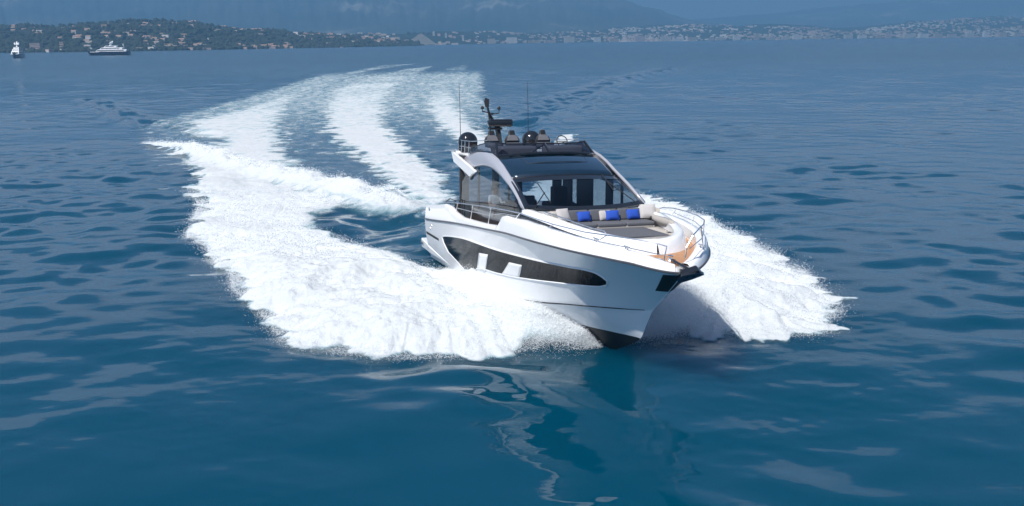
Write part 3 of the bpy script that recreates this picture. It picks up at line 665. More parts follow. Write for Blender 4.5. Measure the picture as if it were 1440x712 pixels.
mast.tube([(2.15, -.12, 5.95), (2.15, -.62, 6.05), (2.15, -.62, 6.16)], .022, 6); mast.tube([(2.15, -.3, 5.92), (2.15, .06, 5.98), (2.15, .06, 6.14)], .022, 6)
mast = mast.build('radar_mast', M['black'], yacht)
b = MB(); b.box((2.3, .05, 5.60), (.36, .98, .29), bev=.08); b.build('radar_scanner', M['black_gloss'], mast)
for yl, zl in ((-.62, 6.14), (.06, 6.12)): b = MB(); b.lathe([(.001, 0), (.06, 0), (.07, .06), (.04, .12), (.001, .13)], (2.15, yl, zl), 12); b.build('mast_lamp', M['black'], mast)
b = MB(); b.prism([(2.1, -.47, 6.22), (2.1, -.33, 6.22), (2.04, -.31, 6.52), (2.0, -.44, 6.58), (2.06, -.50, 6.45)], (-.10, 0, 0)); b.build('mast_head', M['black'], mast)

# guard rails
def rail(pts, posts, name, r=.017):
    mb = MB(); mb.tube(pts, r, 8)
    for a, b in posts: mb.tube([a, b], r*.85, 6)
    return mb
def in_(x, sg, z, d=.14):
    q = off(x, d); return (q[0], sg*q[1], z)
sb = [in_(x, -1, z) for x, z in ((2.9,2.62),(5.0,2.80),(7.9,3.01),(10.0,3.14),(11.2,3.20),(12.3,3.24),(13.5,3.21),(14.6,3.17),(15.9,3.12),(16.7,3.12),(17.3,3.10),(17.75,3.06))]
sb += [(17.92, -.36, 2.98), (17.86, -.40, 2.62)]
pst = [((in_(x, -1, CZ(x)-.02)), in_(x+.35, -1, z)) for x, z in ((4.9, 2.83), (7.0, 2.97), (9.2, 3.10), (11.95, 3.23), (14.2, 3.17), (16.3, 3.12))]
mb = rail(sb, pst, 'guard_rail'); mb.tube([in_(5.1, -1, 2.62), in_(7.2, -1, 2.72), in_(9.3, -1, 2.84), in_(10.8, -1, 3.06), in_(12.1, -1, 3.13)], .012, 6)
mb.tube([in_(14.35, -1, 3.06), in_(15.6, -1, 2.99), in_(16.5, -1, 2.93), in_(17.3, -1, 2.86), (17.84, -.42, 2.75)], .012, 6)
mb.build('guard_rail', M['steel'], yacht)
pr = [in_(x, 1, z) for x, z in ((11.6,3.08),(12.2,3.22),(13,3.29),(14,3.31),(15.2,3.33),(16.4,3.36),(17.2,3.37),(17.65,3.34))]+[(17.98, .30, 3.22), (18.02, .12, 2.95), (17.9, .16, 2.66)]
pst = [((in_(x, 1, CZ(x)-.02)), in_(x+.35, 1, z)) for x, z in ((12.9, 3.29), (14.6, 3.33), (16.1, 3.36), (17.2, 3.36))]
mb = rail(pr, pst, 'guard_rail'); mb.tube([in_(13.1, 1, 3.16), in_(14.9, 1, 3.13), in_(16.3, 1, 3.10), in_(17.4, 1, 3.04), (17.95, .24, 2.9)], .012, 6); mb.build('guard_rail', M['steel'], yacht)
# low bow rail athwart and bow gear
mb = MB(); mb.box((17.25, -.28, 2.50), (.26, .22, .14), bev=.04); mb.lathe([(.07, 0), (.10, .03), (.06, .08), (.06, .14), (.10, .18), (.001, .20)], (17.3, .05, 2.46), 16); mb.build('windlass', M['steel'], yacht)
for x, sg in ((17.1, -1), (17.3, 1), (16.2, -1)):
    y = sg*(off(x, .22)[1]); z = CZ(x)+.0; c = MB(); c.tube([(x-.16, y, z+.07), (x+.16, y, z+.07)], .02, 6); c.tube([(x-.06, y, z-.01), (x-.06, y, z+.07)], .02, 6); c.tube([(x+.06, y, z-.01), (x+.06, y, z+.07)], .02, 6); c.build('mooring_cleat', M['steel'], yacht)
for c, d in (((16.5, -1.02, 2.54), (.12, .10, .16)), ((16.75, -.82, 2.50), (.24, .2, .06))): mb = MB(); mb.box(c, d, bev=.02); mb.build('deck_fitting', M['steel'], yacht)
mb = MB()
for sg in (-1, 1): mb.prism([(17.6, sg*.075, 2.45), (18.55, sg*.075, 2.45), (18.62, sg*.075, 2.36), (18.5, sg*.075, 2.28), (18.0, sg*.075, 2.24)], (0, sg*.03, 0))
mb.lathe([(.05, -.08), (.05, .08)], (0, 0, 0), 10); mb.v[-20:] = [(18.52+v[0], v[2], 2.37+v[1]) for v in mb.v[-20:]]
roller = mb.build('anchor_roller', M['black_gloss'], yacht)
mb = MB(); mb.tube([(17.5, 0, 2.55), (18.4, 0, 2.47), (18.62, 0, 2.36)], .045, 8)
mb.prism([(18.62, -.30, 2.36), (18.85, -.05, 2.46), (18.85, .05, 2.46), (18.62, .30, 2.36), (18.2, .22, 2.18), (17.95, 0, 2.05), (18.2, -.22, 2.18)], (-.05, 0, .06))
mb.prism([(18.64, -.26, 2.38), (18.88, -.02, 2.52), (18.88, .02, 2.52), (18.64, .26, 2.38)], (-.16, 0, .10))
mb.build('anchor', M['black_gloss'], yacht)
for sg in (-1, 1):
    mb = MB(); rows = []
    for z in np.linspace(1.72, 2.27, 7):
        xs_ = 16.45+1.72*(z-1.03)/1.30; rows.append([(x, sg*(hull_at(x, z)+.008), z) for x in np.linspace(xs_-.24, xs_-.012, 6)])
    mb.grid(rows); mb.build('anchor_plate', M['black'], yacht)

# loose cushions on the foredeck sofa, each a thing of its own
def pillow(local, rz, ry, size, m, label, group=None, name='pillow'):
    me = MB(); n = 9; rows_u = []; rows_d = []
    for i in range(n):
        u = i/(n-1)*2-1; ru = []; rd = []
        for j in range(n):
            v = j/(n-1)*2-1; pf = (1-abs(u)**2.6)**.5*(1-abs(v)**2.6)**.5; k = 1-.05*(1-abs(u*v))*(abs(u)+abs(v))/2
            ru.append((size[2]*pf, u*size[0]*k, v*size[1]*k)); rd.append((-size[2]*pf, u*size[0]*k, v*size[1]*k))
        rows_u.append(ru); rows_d.append(rd)
    me.grid(rows_u); me.grid(rows_d, flip=True)
    o = me.build(name, m, None, 60)
    o.matrix_world = BM @ Matrix.Translation(local) @ Matrix.Rotation(rz, 4, 'Z') @ Matrix.Rotation(ry, 4, 'Y')
    tag(o, label, 'cushion', group); return o
G = 'cushions on the foredeck sofa'
pillow((13.08, -.62, 3.17), R(3), R(-24), (.21, .145, .07), M['blue'], 'blue cushion on the grey foredeck sofa, nearest the side windows of the yacht', G)
pillow((13.08, .27, 3.17), R(-4), R(-24), (.21, .145, .07), M['blue'], 'middle blue cushion on the sofa, with a white cushion tucked behind it', G)
pillow((13.02, .06, 3.17), R(6), R(-20), (.19, .145, .05), M['lightgrey_fabric'], 'white cushion tucked behind the middle blue cushion on the foredeck sofa', G)
pillow((13.08, .93, 3.18), R(2), R(-24), (.21, .145, .07), M['blue'], 'blue cushion on the grey foredeck sofa, beside the big pale cushion', G)
pillow((13.02, 1.42, 3.24), R(-14), R(-26), (.24, .22, .07), M['lightgrey_fabric'], 'pale square cushion at the port end of the foredeck sofa, beside a blue one', G)
pillow((12.98, -1.22, 3.22), R(16), R(-30), (.22, .20, .07), M['lightgrey_fabric'], 'pale cushion leaning at the end of the foredeck sofa nearest the dark coaming stripe', G)

# helmsman behind the side glass
def person(local, face):
    bm = bmesh.new()
    J = {'pelvis': (0, 0, .95, .15), 'belly': (.0, 0, 1.12, .15), 'chest': (-.02, 0, 1.34, .17), 'neck': (0, 0, 1.50, .065), 'head0': (.02, 0, 1.60, .085), 'head1': (.03, 0, 1.70, .095), 'head2': (.02, 0, 1.77, .07)}
    J.update({'shR': (0, -.18, 1.43, .07), 'elR': (.10, -.25, 1.17, .048), 'wrR': (.34, -.20, 1.16, .032), 'haR': (.42, -.19, 1.17, .04), 'shL': (0, .18, 1.43, .07), 'elL': (.14, .24, 1.20, .048), 'wrL': (.36, .16, 1.24, .032), 'haL': (.44, .15, 1.25, .04)})
    J.update({'hipR': (0, -.10, .90, .10), 'knR': (.03, -.11, .5, .07), 'anR': (0, -.11, .09, .05), 'toR': (.18, -.13, .04, .04), 'hipL': (0, .10, .90, .10), 'knL': (.05, .11, .5, .07), 'anL': (0, .11, .09, .05), 'toL': (.18, .13, .04, .04)})
    E_ = 'pelvis-belly belly-chest chest-neck neck-head0 head0-head1 head1-head2 chest-shR shR-elR elR-wrR wrR-haR chest-shL shL-elL elL-wrL wrL-haL pelvis-hipR hipR-knR knR-anR anR-toR pelvis-hipL hipL-knL knL-anL anL-toL'.split()
    K = list(J); me = bpy.data.meshes.new('person'); me.from_pydata([J[k][:3] for k in K], [(K.index(a), K.index(b)) for a, b in (e.split('-') for e in E_)], [])
    o = bpy.data.objects.new('person', me); COL.objects.link(o)
    sk = o.modifiers.new('skin', 'SKIN')
    if not me.skin_vertices: me.attributes.new  # layer is made by the modifier below
    bpy.context.view_layer.objects.active = o
    bm = bmesh.new(); bm.from_mesh(me); ly = bm.verts.layers.skin.verify()
    for v, k in zip(bm.verts, K): v[ly].radius = (J[k][3], J[k][3]); v[ly].use_root = k == 'pelvis'
    bm.to_mesh(me); bm.free(); o.modifiers.new('sub', 'SUBSURF').levels = 2
    dg = bpy.context.evaluated_depsgraph_get(); me2 = bpy.data.meshes.new_from_object(o.evaluated_get(dg)); o.modifiers.clear(); o.data = me2; me2.name = 'person'
    me2.materials.clear()
    for m in (M['skin'], M['shirt'], M['navy']): me2.materials.append(m)
    for p in me2.polygons:
        c = p.center; arm = abs(c.y) > .21 and c.z < 1.40
        p.material_index = 2 if (c.z < .98 and not (arm and c.x > .05)) else (0 if (c.z > 1.50 or (arm and (c.z < 1.28))) else 1); p.use_smooth = True
    o.matrix_world = BM @ Matrix.Translation(local) @ Matrix.Rotation(face, 4, 'Z')
    h = MB(); h.lathe([(.105, -.02), (.112, .04), (.10, .10), (.06, .145), (.001, .155)], (.01, 0, 1.67), 16); h.build('hair', M['hair'], o)
    f = MB(); f.prism([(.118, -.012, 1.68), (.118, .012, 1.68), (.118, .012, 1.645), (.118, -.012, 1.645)], (.028, 0, -.004)); f.build('nose', M['skin'], o)
    e = MB()
    e.box((.112, .034, 1.695), (.012, .022, .010), bev=.003); e.build('eye', M['hair'], o); e = MB(); e.box((.112, -.034, 1.695), (.012, .022, .010), bev=.003)
    e.build('eye', M['hair'], o); e = MB(); e.box((.112, 0, 1.62), (.010, .045, .008), bev=.002); e.build('mouth', M['hair'], o)
    tag(o, 'person in a white short sleeved shirt standing at the helm behind the side glass', 'person'); return o
person((7.15, -1.62, 1.78), R(20))

# ------------------------------------------------------------------ foam of the wake
FA = [(-33.9,88.5),(-30.9,84.6),(-25.2,74.3),(-22.2,67.1),(-20.3,59.4),(-17.6,53.4),(-15.3,44.2),(-13.6,41.8),(-12.3,38.6),(-11.2,37.0),(-10.3,34.1),(-9.3,32.6),(-8.0,30.0),(-7.5,28.8),(-6.6,27.3),(-5.7,26.9),(-4.5,26.4),(-3.3,26.0),(-1.7,26.1),(0,26.5),(1.4,27.2),(2.7,28.1),(2.9,28.9),(1.9,30.8),(-0.5,33.7),(-2.2,35.9),(-3.5,37.8),(-5.0,41.0),(-6.6,50.3),(-9.7,54.0),(-16.3,64.8),(-23.0,74.1),(-28.6,82.6)]
FT = [(-11.0,50.6),(-9.5,53.0),(-6.9,51.2),(-5.7,49.4),(-4.9,44.4),(-3.6,39.7),(-2.2,36.1),(-3.4,36.5),(-4.7,38.7),(-7.0,42.1),(-9.8,46.5)]
FB = [(-39.4,114.0),(-40.3,141.9),(-43.5,187.9),(-52.2,290.3),(-53.5,394.1),(-35.8,422.6),(-42.4,329.9),(-44.0,244.3),(-34.8,168.7),(-25.6,113.9),(-19.0,85.5),(-14.3,70.2),(-10.3,60.3),(-6.4,52.1),(-9.6,53.5),(-16.2,64.1),(-27.6,81.4),(-28.7,89.8),(-34.0,97.5)]
FC = [(-35.6,185.9),(-39.9,252.4),(-37.4,327.7),(-27.6,392.5),(-23.8,247.0),(-19.0,165.1),(-13.6,117.4),(-9.2,90.7),(-5.7,73.7),(-3.3,63.6),(-2.2,50.0),(-3.0,39.7),(-4.1,41.2),(-4.9,46.2),(-6.4,53.7),(-10.0,64.2),(-14.9,79.5),(-21.4,103.8),(-28.6,139.7)]
FD = [(-20.8,224.3),(-23.2,329.8),(-20.2,388.6),(-13.2,373.6),(-8.5,220.5),(-6.6,152.3),(-4.4,121.7),(-1.7,101.0),(0.7,83.2),(0.1,66.9),(-1.4,67.0),(-4.5,78.4),(-8.5,97.9),(-12.2,123.0),(-16.5,164.5)]
FE = [(1.2,73.0),(3.3,85.9),(4.6,92.4),(6.5,93.6),(6.5,90.0),(5.1,84.4),(3.5,77.5),(3.8,63.0)]
FF = [(4.4,28.9),(6.0,28.0),(7.6,27.7),(8.9,27.6),(9.7,28.2),(9.9,29.2),(10.8,30.1),(10.8,31.2),(10.9,33.1),(11.2,35.8),(10.7,36.4),(11.0,38.2),(10.6,40.0),(10.3,42.6),(9.8,44.9),(9.9,46.7),(8.2,51.9),(6.8,56.6),(4.2,68.4),(2.8,72.8),(0.8,49.8),(2.2,36.8),(3.2,29.5)]
RIDGE = [(-33.9,88.5),(-27.9,82.6),(-19.6,69.5),(-13.9,62.6),(-9.3,56.5),(-6.3,52.5)]
def fing(t): return (vnoise(t/.75, t*0, 90)-.5)*1.1+(vnoise(t/.3, t*0, 91)-.5)*.6
def foam_fields(x, y):
    r = np.hypot(x, y)
    wob = (fbm(x/1.1, y/1.1, 4, 40)-.5)*1.7*np.clip(r/40, .7, 2.2)+(fbm(x/.28, y/.28, 3, 50)-.5)*.5
    far = 1-smooth(120, 330, r)
    dA, tA = segdist(x, y, FA, True); sA = np.where(pip(x, y, FA), dA, -dA)+.15+wob*.75+fing(tA)*smooth(-2.5, 1, -dA)*1.0; sT = sdist(x, y, FT)+wob*.8; sB = sdist(x, y, FB)+wob*1.2; sC = sdist(x, y, FC)+wob*1.2
    sD = sdist(x, y, FD)+wob; sE = sdist(x, y, FE)+wob*.5; dF, tF = segdist(x, y, FF, True); sF = np.where(pip(x, y, FF), dF, -dF)+.40+wob*.75+fing(tF+200)*1.0
    dr, tr = segdist(x, y, RIDGE, False)
    near = smooth(60, 32, y)
    A = smooth(-.15, .9, sA)*(.74+.36*near+.1*fbm(x/6, y/6, 3, 8))
    A = A*(1-.80*smooth(-.8, 1.2, sT))
    B = smooth(-2, 4, sB)*(.64+.22*smooth(150, 60, y)+.2*(fbm(x/10, y/16, 3, 9)-.5))*(.72+.28*far)
    Cc = smooth(-.8, 3.2, sC)*(.66+.28*smooth(140, 50, y)+.22*(fbm(x/9, y/16, 3, 12)-.5))*(.72+.28*far)
    D = smooth(-1, 3.5, sD)*(.56+.22*smooth(200, 80, y)+.2*(fbm(x/9, y/16, 3, 14)-.5))*(.72+.28*far)
    E = smooth(-.3, 1, sE)*.95
    F = smooth(-.15, .8, sF)*1.12
    RG = np.maximum(np.exp(-(dr/(.65+.9*smooth(2, 22, tr)))**2)*smooth(-2, 4, tr)*1.25, smooth(5, .5, dr)*.72*smooth(10, 18, tr))
    edge = np.maximum.reduce([smooth(-9, -1, sB), smooth(-7, -1, sC), smooth(-6, -1, sD)])*(.35+.15*smooth(60, 150, y))*smooth(400, 250, y)
    cov = np.maximum.reduce([A, B, Cc, D, E, F, RG, edge])
    # how far the white water stands above the sea
    lump = fbm(x/1.3, y/1.3, 4, 60)
    hA = (.62*smooth(-.1, 2.6, sA)*smooth(46, 30, y)+.10*smooth(0, 1.5, sA))*(1-smooth(-.6, .8, sT))
    hF = smooth(.2, 4.0, sF)*(.30+.45*smooth(42, 31, y))
    bx_ = (x+1.19)*BR[0, 0]+(y-39.88)*BR[1, 0]; by_ = -((x+1.19)*.9555+(y-39.88)*.2948)
    hH = np.interp(bx_, [3, 7, 10.5, 12.5, 13.7], [0, .9, .95, .75, 0])*np.exp(-((by_-np.interp(bx_, [8, 11, 13.4], [2.4, 2.0, .8]))/1.35)**2)*smooth(-.1, .6, sA)
    pm = np.where(bx_ > 8.5, smooth(1.2, 5.0, -by_), 1); hF = hF*(.12+.88*pm); F = F*(.40+.60*pm); cov = np.maximum.reduce([A, B, Cc, D, E, F, RG, edge])
    h = np.maximum.reduce([hA, hH, hF, .75*np.exp(-(dr/1.1)**2)*smooth(-3, 12, tr)*(.6+.6*lump), .30*smooth(0, 3, sC)*smooth(85, 45, y), .08*B, .08*D])
    h = h*(.55+.9*lump)+(.16*(fbm(x/.35, y/.35, 3, 70)-.5))*np.clip(cov, 0, 1)*smooth(120, 50, r)
    return cov, h, sA, sF, dr, tr, lump
rsf = np.geomspace(23, 430, 980)
THF0, THF1, NF = -R(27), R(24), 760
Xf, Yf = polar(rsf, THF0, THF1, NF)
SPf = np.broadcast_to(np.maximum(np.gradient(rsf), rsf*(THF1-THF0)/NF)[:, None], Xf.shape)
cov, hh, *_ = foam_fields(Xf, Yf)
Zf = sea_z(Xf, Yf, SPf)+.035+np.maximum(hh, -.02)
Ff = gridfaces(*Xf.shape); cf = cov.ravel()
keep = cf[Ff].max(1) > .22
Ff = Ff[keep]; used = np.unique(Ff); remap = np.full(cf.size, -1, np.int32); remap[used] = np.arange(len(used))
foam = raw_mesh('wake_foam', np.stack([Xf, Yf, Zf], -1).reshape(-1, 3)[used], remap[Ff], M['foam'], attrs={'cover': cf[used]})
tag(foam, 'white churned foam spreading over the sea around and behind the yacht', 'foam', kind='stuff')

# ------------------------------------------------------------------ spray: countless small droplets
def sample_near(poly_sd, n, box, accept):
    xs = []; ys = []
    tot = 0
    while tot < n:
        x = rng.uniform(box[0], box[1], 200000); y = rng.uniform(box[2], box[3], 200000)
        m = accept(x, y); xs.append(x[m]); ys.append(y[m]); tot += m.sum()
    return np.concatenate(xs)[:n], np.concatenate(ys)[:n]
P = []; S = []
def emit(x, y, z, s): P.append(np.stack([x, y, z], 1)); S.append(s)
def zbase(x, y):
    c, h, *_ = foam_fields(x, y); return np.maximum(h, 0)*smooth(.2, .5, c)+.03
# low fuzz over the thick white water near the boat and droplets flung past its edge
def accA(x, y):
    s = sdist(x, y, FA); p = np.where(s > 0, .20+.8*np.exp(-s/.9), np.exp(s/.13)*.45)*(1-smooth(-1, .3, sdist(x, y, FT))); return rng.random(x.size) < p*smooth(62, 40, y)
x, y = sample_near(None, 180000, (-24, 4, 25, 64), accA)
emit(x, y, zbase(x, y)+rng.exponential(.07, x.size), rng.uniform(.004, .013, x.size)*np.clip(np.hypot(x, y)/30, .9, 2))
def accF(x, y):
    s = sdist(x, y, FF); p = np.where(s > 0, .28+.72*np.exp(-s/.8), np.exp(s/.13)*.45); return rng.random(x.size) < p*smooth(62, 40, y)
x, y = sample_near(None, 180000, (0, 13, 25, 60), accF)
emit(x, y, zbase(x, y)+rng.exponential(.10, x.size), rng.uniform(.004, .013, x.size)*np.clip(np.hypot(x, y)/30, .9, 2))
# the curling crest that runs out from the quarter
t = rng.random(22000)**.8; L = np.array(RIDGE); seg = np.minimum((t*(len(L)-1)).astype(int), len(L)-2); fr = t*(len(L)-1)-seg
q = L[seg]*(1-fr[:, None])+L[seg+1]*fr[:, None]
wj = .22+.4*t; x = q[:, 0]+rng.normal(0, 1, t.size)*wj; y = q[:, 1]+rng.normal(0, 1, t.size)*wj
emit(x, y, zbase(x, y)+rng.exponential(.10, x.size), rng.uniform(.008, .022, x.size)*np.clip(np.hypot(x, y)/45, .8, 1.8))
hd = R(-72.85); fx, fy = math.cos(hd), math.sin(hd); lx, ly = -math.sin(hd), math.cos(hd)
def fan(n, sg, x0r, v_r, w_r, drift, size, tmax=1.0, y0k=1.0):
    X0 = rng.uniform(*x0r, n); y0 = np.interp(X0, [5, 8, 11, 13.6], [2.35, 2.2, 1.5, .15])*y0k
    v = rng.uniform(*v_r, n)*(.62+.38*vnoise(X0*3.2, X0*0, 95)+.25*vnoise(X0*9, X0*0, 96)); w = rng.uniform(*w_r, n)*np.interp(X0, [5, 8, 12, 13.6], [.7, .95, 1, .75]); tf = 2*w/9.8
    t = (rng.random(n)**.85)*tf*tmax; sp = .04+.20*t
    xx = X0+drift*t+np.clip(rng.normal(0, 1, n), -1.6, 1.6)*sp; yy = sg*(y0+v*t+np.clip(rng.normal(0, 1, n), -1.6, 1.6)*sp); zz = np.interp(X0, [5, 9, 13.6], [.25, .2, .05])+w*t-4.9*t*t+rng.normal(0, .6, n)*sp*.4
    m = zz > .0
    xw = -1.19+fx*xx+lx*yy; yw = 39.88+fy*xx+ly*yy
    emit(xw[m], yw[m], zz[m], rng.uniform(size[0], size[1], m.sum())*(1.15-.75*t[m]))
fan(200000, -1, (5.0, 13.2), (3.0, 8.0), (1.8, 3.6), -1.0, (.004, .013))
fan(420000, 1, (6.0, 13.6), (3.0, 9.5), (2.2, 4.6), -.4, (.004, .014))
fan(5000, -1, (10.5, 13.6), (1.5, 6), (2.0, 4.0), 1.2, (.004, .011))
fan(5000, 1, (10.5, 13.8), (1.5, 6), (2.0, 4.0), 1.2, (.004, .011))

for sg, n in ((-1, 300000), (1, 100000)):       # spray clinging to the bottom before it is flung clear
    xx = rng.uniform(4.0, 13.6, n); vm = np.interp(xx, [4, 9, 11, 12.5, 13.6], [1.15, 1.15, 1.12, .95, .5]); vf = vm*rng.random(n)**.7; hc = HC(xx)
    yy = sg*(hc*vf+.03+rng.exponential(.30, n)); zz = ZK(xx)+(ZC(xx)-ZK(xx))*np.clip(vf, 0, 1.1)**1.2+rng.normal(0, .07, n)
    w3 = np.stack([xx, yy, zz], 1) @ BR.T+BP; m = w3[:, 2] > .02
    emit(w3[m, 0], w3[m, 1], w3[m, 2], rng.uniform(.005, .013, m.sum()))

P = np.concatenate(P); S = np.concatenate(S); N = len(P)
# three-cornered flecks, faced towards the sun with some scatter so they light evenly
NN = np.array(to_sun[:])+rng.normal(size=(N, 3))*.42; NN /= np.linalg.norm(NN, axis=1)[:, None]
U = rng.normal(size=(N, 3)); U -= NN*(U*NN).sum(1)[:, None]; U /= np.linalg.norm(U, axis=1)[:, None]; W = np.cross(NN, U)
SS = (S*1.35)[:, None]
V = np.stack([P+U*SS, P-U*SS*.5+W*SS*.87, P-U*SS*.5-W*SS*.87], 1).reshape(-1, 3).astype(np.float32)
F = np.arange(3*N, dtype=np.int32).reshape(-1, 3)
spray = raw_mesh('bow_spray', V, F, M['spray'], smooth_=False)
tag(spray, 'fine white spray droplets thrown out by the yacht\'s hull', 'spray', kind='stuff')

# ------------------------------------------------------------------ the far shore
def hz(px): return 67-.0125*px                       # where the sea horizon runs across the photograph
def tx(px): return (px-720)/(FPX*1.024)
def hill(name, px, py, d0, dp, d1, m, nz, seed, shore=None):
    """a range of hills: skyline heights by bearing, rising from the shore at d0 to its crest at dp"""
    px = np.array(px, float); py = np.array(py, float)
    el = (hz(px)-py)/(FPX*1.024)
    dpv = dp if np.ndim(dp) else np.full(px.shape, float(dp)); d0v = d0 if np.ndim(d0) else np.full(px.shape, float(d0))
    top = CAM_H+el*np.array(dpv)
    a = np.linspace(px[0], px[-1], 420); H = spl(px, top)(a); D0 = spl(px, d0v)(a); DP = spl(px, dpv)(a)
    k = np.linspace(0, 1, 70); rows_x = []
    A, K = np.meshgrid(a, k, indexing='ij'); Hh = H[:, None]; D0 = D0[:, None]; DP = DP[:, None]
    f = np.where(K < .7, K/.7, 1+(K-.7)/.3)
    Dd = np.where(f <= 1, D0+(DP-D0)*f, DP+(d1-1)*DP*(f-1)); t = tx(A); X = Dd*t; Y = Dd
    prof = np.where(f <= 1, np.sin(np.clip(f, 0, 1)*math.pi/2)**1.15, np.cos(np.clip(f-1, 0, 1)*math.pi/2)**1.3)
    n = fbm(X/nz, Y/nz, 5, seed)-.5
    Z = -2+(Hh+2)*prof*(1+.55*n*np.sin(np.clip(f, 0, 1.6)*math.pi/1.6)*(f < .97)+.10*n)+(Hh+2)*.22*(fbm(A/9, K*5, 4, seed+9)-.5)*np.sin(np.clip(f, 0, 1)*math.pi)
    o = raw_mesh(name, np.stack([X, Y, Z], -1).reshape(-1, 3), gridfaces(*X.shape), m); tag(o, kind='structure')
    return dict(a=a, H=H, D0=D0[:, 0], DP=DP[:, 0], X=X, Y=Y, Z=Z, o=o)
P1 = hill('wooded_headland', [-140,0,60,130,250,330,420,500,560,600], [52,45,40,35,36,43,48,53,59,62.5], np.array([1650,1650,1640,1640,1720,1850,2020,2180,2400,2600]), np.array([2250,2250,2250,2250,2300,2400,2500,2600,2700,2750]), 1.6, M['hill_near'], 160, 3)
P2 = hill('coastal_hills', [400,500,560,640,760,870,960,1060,1120,1200,1300,1380,1440,1560], [52,50,49,46,47,40,37,37,39,41,34,29,27,24], np.array([2500,2600,2800,3200,3800,4100,4200,4200,4200,4200,4200,4200,4200,4200]), np.array([3600,3600,3700,4200,4900,5300,5400,5400,5400,5500,5800,6000,6000,6000]), 1.5, M['hill_near'], 300, 4)
P3 = hill('mountain_range', [-200,0,150,300,460,560,620,700,760,830,880,920,960,1000,1060], [-6,-8,-4,-10,-3,-8,-10,-12,-9,-4,5,16,27,34,41], 4600, 8600, 1.35, M['hill_far'], 1500, 6)
P4 = hill('mountain_range', [860,930,1010,1080,1150,1250,1350,1440,1560,1660], [40,35,30,25,17,7,1,-5,-10,-10], 7000, 11500, 1.12, M['hill_far'], 2200, 7)

# houses: one built, copied along the slopes
def house_mesh(name, w, d, h, roof, m):
    b = MB(); b.box((0, 0, h/2-1.5), (w, d, h+3), m=0)
    b.prism([(-w/2-.5, -d/2-.5, h), (w/2+.5, -d/2-.5, h), (w/2+.5, 0, h+roof), (-w/2-.5, 0, h+roof)], (0, 0, .3), m=1)
    b.add([(-w/2-.5, -d/2-.5, h+.3), (w/2+.5, -d/2-.5, h+.3), (w/2+.5, d/2+.5, h+.3), (-w/2-.5, d/2+.5, h+.3), (-w/2, 0, h+roof), (w/2, 0, h+roof)], [(0, 1, 5, 4), (2, 3, 4, 5), (0, 4, 3), (1, 2, 5)], m=1)
    for k in range(3): b.box((-w*.3+k*w*.3, -d/2-.05, h*.5), (w*.12, .1, h*.3), m=2)
    me_o = b.build(name, [m, M['rooftile'], M['winglass']], None, 0); return me_o
def place_on(Pk, n, amin, amax, fmin, fmax, clump, seed):
    r = np.random.default_rng(seed); out = []
    na, nk = Pk['X'].shape; ia = np.searchsorted(Pk['a'], [amin, amax])
    while len(out) < n:
        i = r.integers(max(1, ia[0]), min(na-1, ia[1])); f = r.uniform(fmin, fmax)**1.5; j = min(nk-2, 1+int(f*.7*nk))
        x = Pk['X'][i, j]; y = Pk['Y'][i, j]
        if clump and float(vnoise(np.array([x/clump]), np.array([y/clump]), seed)[0]) < .55: continue
        x += r.uniform(-8, 8); y += r.uniform(-8, 8); out.append((x, y, Pk['Z'][i, j], r.uniform(-.5, .5)))
    return out
protos = []
spots = place_on(P1, 110, 20, 560, .0, .95, 130, 5)+place_on(P2, 60, 470, 900, .0, .6, 200, 6)+place_on(P2, 125, 860, 1440, .0, .55, 160, 8)
hl = ['cream house with tiled roof on the hazy far hillside', 'white house with tiled roof on the hazy far hillside', 'ochre house with tiled roof on the hazy far hillside', 'pink house with tiled roof on the hazy far hillside']
for i, (x, y, z, a) in enumerate(spots):
    k = i % 4
    if i < 4:
        o = house_mesh('house', 13+3*(k % 2), 10, 7+2*(k > 1), 2.4, WALLS[k]); protos.append(o)
    else:
        o = protos[k].copy(); COL.objects.link(o)
    o.location = (x, y, z); o.rotation_euler = (0, 0, a); s = .38+.38*((i*37 % 11)/11); o.scale = (s*1.15, s, s)
    tag(o, hl[k], 'house', 'houses on the far hillsides')
# the rest of the towns: thousands of specks, one mass
bx = np.array([(-1,-1,-1),(1,-1,-1),(1,1,-1),(-1,1,-1),(-1,-1,1),(1,-1,1),(1,1,1),(-1,1,1)], float)
bf = np.array([(0,3,2,1),(4,5,6,7),(0,1,5,4),(1,2,6,5),(2,3,7,6),(3,0,4,7)])
def mass(name, pts, szf, m, label):
    V = []; F = []
    for i, (x, y, z, a) in enumerate(pts):
        s = szf(i); c, d = math.cos(a), math.sin(a); v = bx*np.array(s); V.append(np.stack([x+v[:, 0]*c-v[:, 1]*d, y+v[:, 0]*d+v[:, 1]*c, z+v[:, 2]], 1)); F.append(bf+8*i)
    o = raw_mesh(name, np.concatenate(V), np.concatenate(F), m, False); tag(o, label, name.replace('_', ' '), kind='stuff'); return o
rr_ = np.random.default_rng(3)
for k, m in enumerate(WALLS):
    pts = place_on(P2, 420, 860, 1500, .0, .8, 220, 20+k)+place_on(P2, 90, 450, 900, .0, .8, 240, 30+k)+place_on(P1, 40, 20, 560, .0, .9, 150, 50+k)
    mass('hillside_town', pts, lambda i: (rr_.uniform(4, 8), rr_.uniform(3, 6), rr_.uniform(2.5, 6)), m, 'distant pale buildings of the coastal towns seen as specks through haze')
